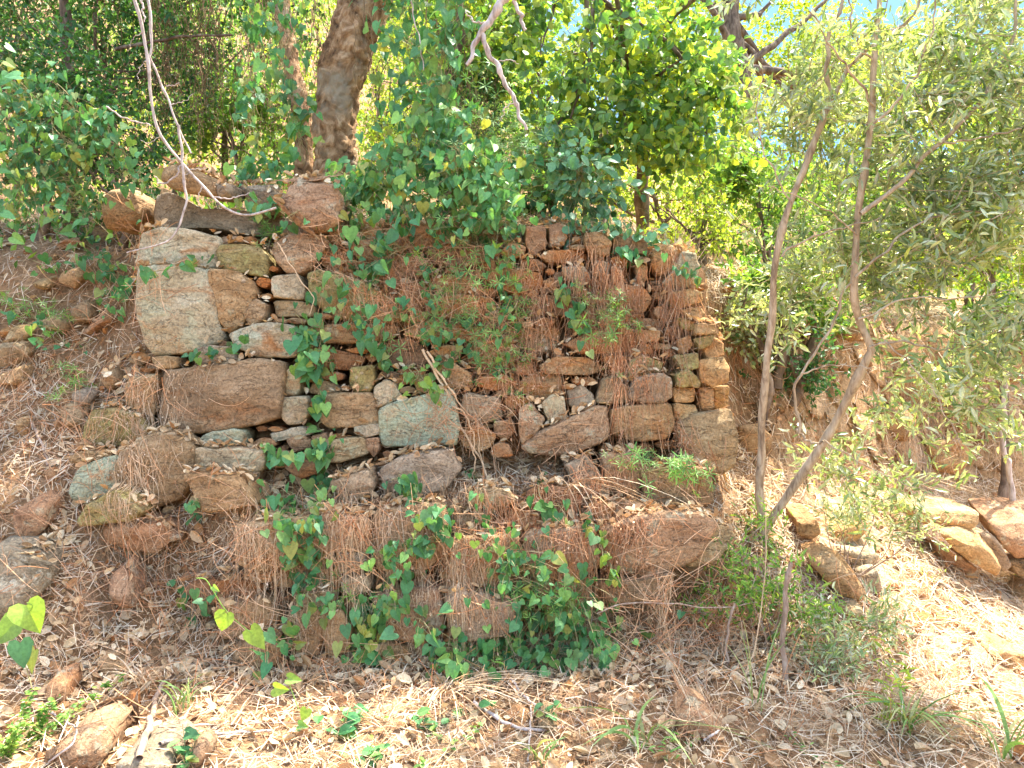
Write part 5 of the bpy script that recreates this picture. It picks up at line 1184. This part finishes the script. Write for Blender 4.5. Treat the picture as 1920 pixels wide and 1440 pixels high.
# ground cover on the hill and terrace
q = np.random.default_rng(91)
P, N = scatter_ground(90000, -16, 16, 4.4, 41, 77)
keep = (lump(P, .9, 3) + lump(P, 3, 4) * .5 > -.75) & ~((P[:, 1] < 6.2) & (P[:, 2] < 2.2) & (P[:, 0] > 1))
P, N = P[keep], N[keep]
up = norm(np.array([0, -.2, 1.0]) + q.normal(0, .6, P.shape))
P_ = P
o = leaves('ground_cover', P + np.array([0, 0, .01]) + up * q.uniform(0, .10, (len(P), 1)) * (1 + P[:, 1:2] * .04), up, q.normal(size=P.shape), q.uniform(.03, .06, len(P)) * (1 + P[:, 1] * .05), SMALL, M['midleaf'])
tag(o, 'green undergrowth covering the slope behind the wall', 'ground cover', kind='stuff')
q = np.random.default_rng(92)
P, N = scatter_ground(36000, -7, 7, 4.3, 14, 78)
keep = (lump(P, 1.3, 13) > -.2) & (P[:, 2] > 2.2) & ((P[:, 0] > 0) | (q.random(len(P)) < .35))
P = P[keep]; up = norm(np.array([0, 0, 1.0]) + q.normal(0, .5, P.shape))
o = leaves('dry_grass', P, up, q.normal(size=P.shape), q.uniform(.08, .22, len(P)), NEEDLE, M['needle'])
tag(o, 'pale dry grass between the shrubs on the slope', 'dry grass', kind='stuff')

# brown tendril curtains hanging from the canopy
def curtain(label, x0, x1, y0, y1, Y, n, seed):
    q = np.random.default_rng(seed); Ps, Rs, B = [], [], []
    for _ in range(int(n * .42)):
        px = q.uniform(x0 - 40, x1 + 40); top = y0 + q.uniform(-30, 160); bot = top + (y1 - top) * q.uniform(.4, 1.0); d = Y + q.normal(0, .10); k = 16
        t = np.linspace(0, 1, k); xx = px + np.cumsum(q.normal(0, 5, k)); yy = top + (bot - top) * t
        P_ = np.array([at(a_, b_, d) for a_, b_ in zip(xx, yy)]); Ps.append(P_); Rs.append(np.linspace(.0022, .001, k) * q.uniform(.6, 1.5)); B.append(P_[q.integers(1, k, 9)])
    B = np.concatenate(B); B = B + q.normal(0, .012, B.shape)
    V, F = join([tube_arrays(np.array(Ps), np.array(Rs), 3), leaf_arrays(B, q.normal(size=B.shape) + np.array([0, 0, -1]), q.normal(size=B.shape), q.uniform(.012, .03, len(B)), SMALL)])
    e = empty('tendril_curtain', Vector([float(c) for c in at((x0 + x1) / 2, y1, Y)])); tag(e, label, 'dead vine', 'brown tendril curtains')
    mesh_obj('stem', V, F, M['drydark'], e, smooth=False)
curtain('thick brown curtain of dead tendrils behind the white branch', 320, 405, -80, 330, 5.3, 240, 1)
curtain('brown dead tendrils left of the cork trunk', 490, 570, -80, 330, 5.0, 150, 2)
curtain('thin dead tendrils beside the cork trunk under the canopy', 690, 900, -100, 290, 4.8, 150, 3)
curtain('dead tendrils around the slim trunk above the wall', 790, 860, 150, 360, 4.7, 90, 4)
curtain('dead tendrils in the far shady shrubs', 20, 200, -80, 240, 5.3, 110, 5)
curtain('brown tendrils above the flat capping rock', 230, 330, -80, 200, 5.8, 90, 6)
# slim dark trunks in the back
def bare(name, label, cat, group, paths, mat, wob=.004, sides=8, n=36):
    segs = []; b = None
    for (pts, Y, r0, r1) in paths:
        W = [at(p[0], p[1], p[2] if len(p) > 2 else Y) for p in pts]
        if b is None: b = W[0] if W[0][2] < W[-1][2] else W[-1]
        segs.append(stick(W, r0, r1, n, sides, wob))
    V, F = join(segs); o = mesh_obj(name, V, F, M[mat], origin=b); tag(o, label, cat, group); return o
bare('slim_trunk', 'slim dark trunk behind the vine curtains', 'tree', 'slim trunks above the wall', [([(835,400),(830,300),(825,220),(850,120),(870,-20),(880,-120)], 4.8, .035, .028)], 'darkbark', .01)
bare('slim_trunk', 'shadowed trunk inside the dark shrub', 'tree', 'slim trunks above the wall', [([(130,420),(135,300),(130,140),(120,20),(125,-100)], 5.2, .045, .03)], 'darkbark', .01)
bare('slim_trunk', 'thin dark stem left of the white branch', 'tree', 'slim trunks above the wall', [([(180,330),(185,200),(180,60),(175,-80)], 5.5, .014, .012)], 'darkbark', .008)
bare('horizontal_branch', 'long thin branch crossing behind the white branch', 'branch', None, [([(215,92),(290,78),(350,68),(440,66)], 5.2, .012, .007)], 'darkbark', .004)
# bleached dead branches
bare('dead_branch', 'bleached forked branch hanging down onto the wall top', 'branch', 'bleached dead branches', [
   ([(240,-60,3.75),(255,10,3.75),(275,100,3.78),(284,170,3.8),(290,230,3.82),(315,275,3.84),(340,305,3.86),(380,345,3.86),(410,382,3.86),(455,403,3.84),(520,390,3.84)], 3.8, .009, .005),
   ([(276,-60),(280,20),(285,90),(283,110),(300,155),(322,200),(336,245),(358,288)], 3.84, .008, .004),
   ([(336,235),(341,300),(349,368),(340,410),(325,445),(285,462),(240,473)], 3.82, .007, .0035),
   ([(340,308),(330,330),(312,342),(298,344),(291,331)], 3.82, .0055, .003),
   ([(402,370),(430,372),(470,362)], 3.84, .004, .002), ([(265,-20),(268,20),(272,40)], 3.74, .006, .003),
   ([(310,162),(325,160),(336,156)], 3.84, .003, .002), ([(200,200),(235,222),(285,235)], 3.84, .004, .003), ([(278,110),(262,128),(258,150)], 3.78, .0025, .001), ([(320,196),(345,190),(362,176)], 3.84, .0025, .001), ([(345,330),(362,318),(385,316)], 3.86, .0022, .001), ([(380,345),(372,372),(380,392)], 3.86, .0022, .001), ([(268,60),(250,72),(240,96)], 3.76, .0022, .001), ([(300,255),(280,268),(262,262)], 3.84, .002, .001)], 'dead', .004)
bare('dead_branch', 'thick broken grey branch pointing down from the canopy', 'branch', 'bleached dead branches', [
   ([(965,-70),(945,-10),(930,25),(905,55),(893,80),(880,112),(874,122)], 3.6, .028, .008),
   ([(900,62),(918,100),(940,140),(960,180),(975,215),(986,245)], 3.6, .013, .007), ([(955,-60),(968,10),(980,40),(984,58)], 3.7, .011, .008), ([(930,120),(950,112),(972,118)], 3.6, .003, .0015), ([(965,190),(946,205),(940,228)], 3.6, .003, .0012), ([(912,45),(890,40),(872,22)], 3.6, .005, .002)], 'dead', .006, 10)
bare('dead_twig', 'thin pale twig dangling beside the cork trunk', 'twig', 'bleached dead branches', [([(765,-40),(775,30),(788,80),(794,132)], 4.1, .004, .0025)], 'dead', .003)

# ------------------------------------------------------------------ the olive (mock privet) in front
B0, _ = hit_t(1432, 1000); yb = float(B0.y) - .05
ol = empty('young_olive_tree', Vector([float(c) for c in at(1432, 1000, yb)])); tag(ol, 'young olive tree forking low into two grey brown stems in front of the recess', 'tree', 'olive trees')
def dp(Y): return lambda a_, b_: at(a_, b_, Y)
V, F = join([stick([at(1436,1030,yb),at(1430,985,yb),at(1424,900,yb-.04),at(1430,780,yb-.12),at(1444,620,yb-.22),at(1456,480,yb-.3),at(1484,380,yb-.36),at(1512,300,yb-.4),at(1548,215,yb-.42),at(1560,180,yb-.42)], .022, .013, 70, 14, .004)])
mesh_obj('trunk', V, F, M['bark'], ol)
V, F = join([stick([at(1432,1000,yb),at(1455,962,yb-.02),at(1500,895,yb-.08),at(1545,825,yb-.16),at(1592,745,yb-.24),at(1626,672,yb-.32),at(1633,650,yb-.34),at(1612,600,yb-.36),at(1600,540,yb-.4),at(1606,430,yb-.45),at(1620,330,yb-.5),at(1636,220,yb-.55),at(1636,120,yb-.6),at(1650,0,yb-.6),at(1655,-90,yb-.6)], .024, .010, 90, 14, .004)])
mesh_obj('trunk', V, F, M['bark'], ol)
br = [([(1560,182),(1550,130),(1556,60),(1580,0),(1590,-80)], .42, .012, .006), ([(1562,180),(1590,130),(1640,80),(1700,40),(1750,-40)], .45, .011, .005),
      ([(1618,400),(1690,340),(1760,270),(1820,210),(1860,160),(1900,60),(1910,-30)], .6, .011, .006), ([(1500,812),(1492,760),(1496,710),(1530,660),(1560,610),(1580,555),(1596,530)], .28, .007, .006),
      ([(1494,805),(1520,830),(1545,828)], .2, .006, .005), ([(1462,480),(1510,450),(1570,430),(1650,410)], .4, .006, .003), ([(1630,650),(1690,640),(1760,655),(1840,650)], .45, .006, .003),
      ([(1605,520),(1660,470),(1720,420),(1790,400),(1880,395)], .55, .007, .003), ([(1505,700),(1560,685),(1640,690)], .5, .004, .002), ([(1640,200),(1600,140),(1560,90),(1520,20)], .6, .006, .003),
      ([(1640,230),(1700,170),(1740,80),(1760,-20)], .7, .006, .003), ([(1760,270),(1830,260),(1920,240)], .7, .005, .003), ([(1606,440),(1560,400),(1500,370),(1440,350)], .5, .004, .002),
      ([(1660,640),(1740,720),(1800,830)], .6, .004, .002), ([(1612,600),(1700,560),(1800,560),(1920,540)], .6, .005, .002), ([(1545,825),(1600,860),(1680,900),(1760,930)], .3, .004, .002),
      ([(1636,120),(1600,60),(1590,-40)], .6, .005, .003), ([(1484,380),(1440,300),(1420,220),(1430,120)], .5, .004, .002)]
for pts, dy, r0, r1 in br:
    V, F = stick([at(a_, b_, yb - dy - .15 * k / len(pts)) for k, (a_, b_) in enumerate(pts)], r0, r1, 30, 7, .006); mesh_obj('branch', V, F, M['bark'], ol)
def pc(px, py, Y, rx, ry, rz, wt): return (tuple(at(px, py, Y)), (rx, ry, rz), wt)
cs = [pc(1640,90,3.6,.6,.40,.4,2.8), pc(1820,110,3.5,.42,.40,.42,2.4), pc(1530,230,3.8,.36,.35,.35,1.2), pc(1760,330,3.5,.50,.40,.40,2.8), pc(1880,450,3.4,.35,.35,.45,2.6),
      pc(1700,520,3.6,.45,.35,.25,1.6), pc(1830,640,3.5,.36,.35,.30,2.6), pc(1740,750,3.7,.32,.3,.22,.6), pc(1500,560,4.0,.28,.25,.22,1.0), pc(1640,880,3.9,.32,.25,.18,1.0), pc(1560,480,3.8,.4,.3,.2,1.0),
      pc(1720,-60,3.6,.9,.5,.35,2.0), pc(1440,60,3.9,.30,.30,.40,.6), pc(1880,800,3.5,.2,.3,.3,.6), pc(1900,260,3.4,.35,.35,.4,1.4)]
(V, F), tw = clump_crown(cs, 15500, .066, LANCE, 411, per=18, twig=.24, gap=-.15, k=5, flat=.6, face=.4, dirx=(.35, 0, .25))
Vt, Ft = tube_arrays(tw, np.tile([.0022, .0016, .001], (len(tw), 1)), 4); mesh_obj('twigs', Vt, Ft, M['bark'], ol, smooth=False)['kind'] = 'stuff'
mesh_obj('crown', V, F, M['olive'], ol, smooth=False)
# low olive shoots
def shoots(label, cs, n, seed, size=.045, mat='olive', name='olive_shoots', paths=()):
    c0 = cs[0][0]; e = empty(name, Vector((c0[0], c0[1], gz(c0[0], c0[1])))); tag(e, label, 'shrub', 'olive shoots near the ground')
    (V, F), tw = clump_crown(cs, n, size, LANCE, seed, per=14, twig=.16, gap=-.6, k=5, flat=.8, face=.3, dirx=(0, -.2, .6))
    q = np.random.default_rng(seed); base = np.array([c0[0], c0[1], gz(c0[0], c0[1])])
    st = [stick([base + q.normal(0, .03, 3) * [1, 1, 0], (base + t[0]) / 2 + q.normal(0, .04, 3), t[0]], .004, .0015, 10, 4) for t in tw[:: max(1, len(tw) // 7)]]
    Vt, Ft = join([tube_arrays(tw, np.tile([.0018, .0014, .0008], (len(tw), 1)), 3)] + st); mesh_obj('stem', Vt, Ft, M['twig'], e, smooth=False)
    mesh_obj('foliage', V, F, M[mat], e, smooth=False); return e
shoots('leafy olive shoots around the crooked grey stem', [pc(1440,1110,3.55,.24,.16,.14,2.0), pc(1390,1060,3.6,.12,.12,.12,.8), pc(1520,1130,3.5,.12,.12,.14,1.0)], 900, 1, mat='midleaf')
shoots('bushy olive shoots below the long orange slab', [pc(1590,1190,3.45,.24,.16,.11,2.0), pc(1540,1240,3.4,.14,.12,.10,1.0), pc(1650,1170,3.5,.10,.1,.08,.6)], 1000, 2)
shoots('fresh shoots at the foot of the olive tree', [pc(1440,1000,3.9,.10,.1,.10,1.0)], 260, 3, .04, 'midleaf')
shoots('green sprays in front of the large orange boulder', [pc(1590,960,3.95,.26,.14,.09,1.0), pc(1700,990,3.9,.14,.12,.10,.8)], 760, 4)
shoots('glossy sprigs at the foot of the sunlit wall corner', [pc(1320,1120,3.62,.18,.1,.10,1.0)], 420, 5, .04, 'midleaf')
bare('crooked_stem', 'crooked grey stem standing in front of the litter slope', 'sapling', 'thin bare stems', [([(1428,1350),(1462,1305),(1472,1280),(1468,1200),(1474,1110),(1482,1055)], 3.3, .013, .010)], 'twig', .003, 9)
bare('crooked_stem', 'thin grey stem left of the crooked stem', 'sapling', 'thin bare stems', [([(1352,1300),(1364,1240),(1362,1200),(1376,1130)], 3.4, .007, .005), ([(1360,1240),(1376,1290)], 3.4, .004, .003)], 'twig', .003, 7)
bare('dry_stalk', 'long pale bent stalk beside the olive tree', 'stalk', 'thin bare stems', [([(1384,1330),(1405,1240),(1412,1232),(1430,1120),(1436,1040),(1436,960)], 3.3, .0028, .0018)], 'drytan', .001, 5)
bare('arched_stem', 'arched tan stem bridging from the vine mat to the shoots', 'stalk', 'thin bare stems', [([(1120,1150),(1170,1132),(1260,1132),(1340,1140),(1420,1130)], 3.42, .004, .003)], 'twig', .003, 6)
bare('pale_trunk', 'short pale sunlit stem at the end of the far bank', 'sapling', 'thin bare stems', [([(1896,985),(1900,930),(1888,870),(1880,800),(1890,700)], 4.7, .018, .012)], 'dead', .006, 8)
bare('old_vine_stem', 'twisted dry vine stem crossing the wall face down to the ledge', 'vine', 'dry woody vines', [([(790,655),(830,720),(858,780),(880,830),(910,880),(925,940)], 3.93, .008, .005), ([(800,660),(850,740),(895,800),(900,860)], 3.92, .006, .003), ([(850,760),(880,790),(890,850),(885,900)], 3.9, .005, .003)], 'drytan', .006, 6)
bare('old_vine_stem', 'thin woody vine curling over the small stones', 'vine', 'dry woody vines', [([(520,455),(560,520),(588,560),(580,590)], 3.92, .003, .002)], 'drytan', .003, 5)
# sticks lying on the ground
def ground_stick(label, pts, r0, r1, mat='dead', lift=.02):
    W = []
    for a_, b_ in pts:
        h, _ = hit(a_, b_); W.append(h + np.array([0, -.01, lift]))
    W = np.array(W); V, F = stick(W, r0, r1, 30, 8, r0 * .35)
    o = mesh_obj('fallen_stick', V, F, M[mat], origin=W[0]); tag(o, label, 'stick', 'fallen sticks'); return o
ground_stick('forked white stick on the litter, upper arm', [(930,1288),(952,1278),(965,1290),(985,1315),(1012,1335)], .007, .005)
ground_stick('pale stick sloping toward the angular brown stone', [(888,1324),(920,1346),(955,1366),(1000,1376),(1055,1370)], .008, .006)
ground_stick('thin upright twig crossing the pale stick', [(996,1330),(994,1380),(990,1435)], .004, .003)
ground_stick('thick brown stick standing out of the litter at the bottom', [(262,1436),(278,1390),(290,1340),(306,1290)], .014, .010, 'twig', .03)
ground_stick('long pale stick lying beside the bearded grass', [(300,1402),(360,1390),(430,1382),(510,1378)], .008, .005, 'dead')
ground_stick('grey stick at the lower right corner', [(1815,1245),(1840,1295),(1868,1345),(1880,1380),(1905,1436)], .009, .007, 'twig')
ground_stick('straight thin stick on the sunny needles', [(1755,1090),(1800,1125),(1855,1160)], .005, .004, 'dead')
ground_stick('short stick below the fallen heap', [(1840,1080),(1870,1105),(1900,1135)], .006, .004, 'twig')
ground_stick('short stick pointing at the needle covered stone', [(1318,1396),(1340,1382),(1362,1366)], .005, .004, 'dead')
ground_stick('dark twig on the litter bank', [(62,800),(85,850),(92,880)], .008, .006, 'twig')
ground_stick('thin twig beside the purple topped stone', [(170,745),(178,720),(195,690)], .004, .003, 'twig')
ground_stick('branching grey twig near the low shrub', [(75,1330),(110,1350),(145,1372)], .005, .003, 'dead')
ground_stick('curled twig at the bottom beside the red boulder', [(95,1436),(140,1400),(150,1350)], .004, .003, 'dead')
ground_stick('thin rusty twig across the bottom litter', [(300,1372),(420,1366),(600,1362),(720,1370)], .003, .002, 'twig')
ground_stick('slender bent twig on the sunny path', [(1000,1360),(1050,1345),(1110,1372)], .003, .002, 'twig')
print('objects', len(bpy.data.objects), 'tris', sum(len(m.polygons) for m in bpy.data.meshes))
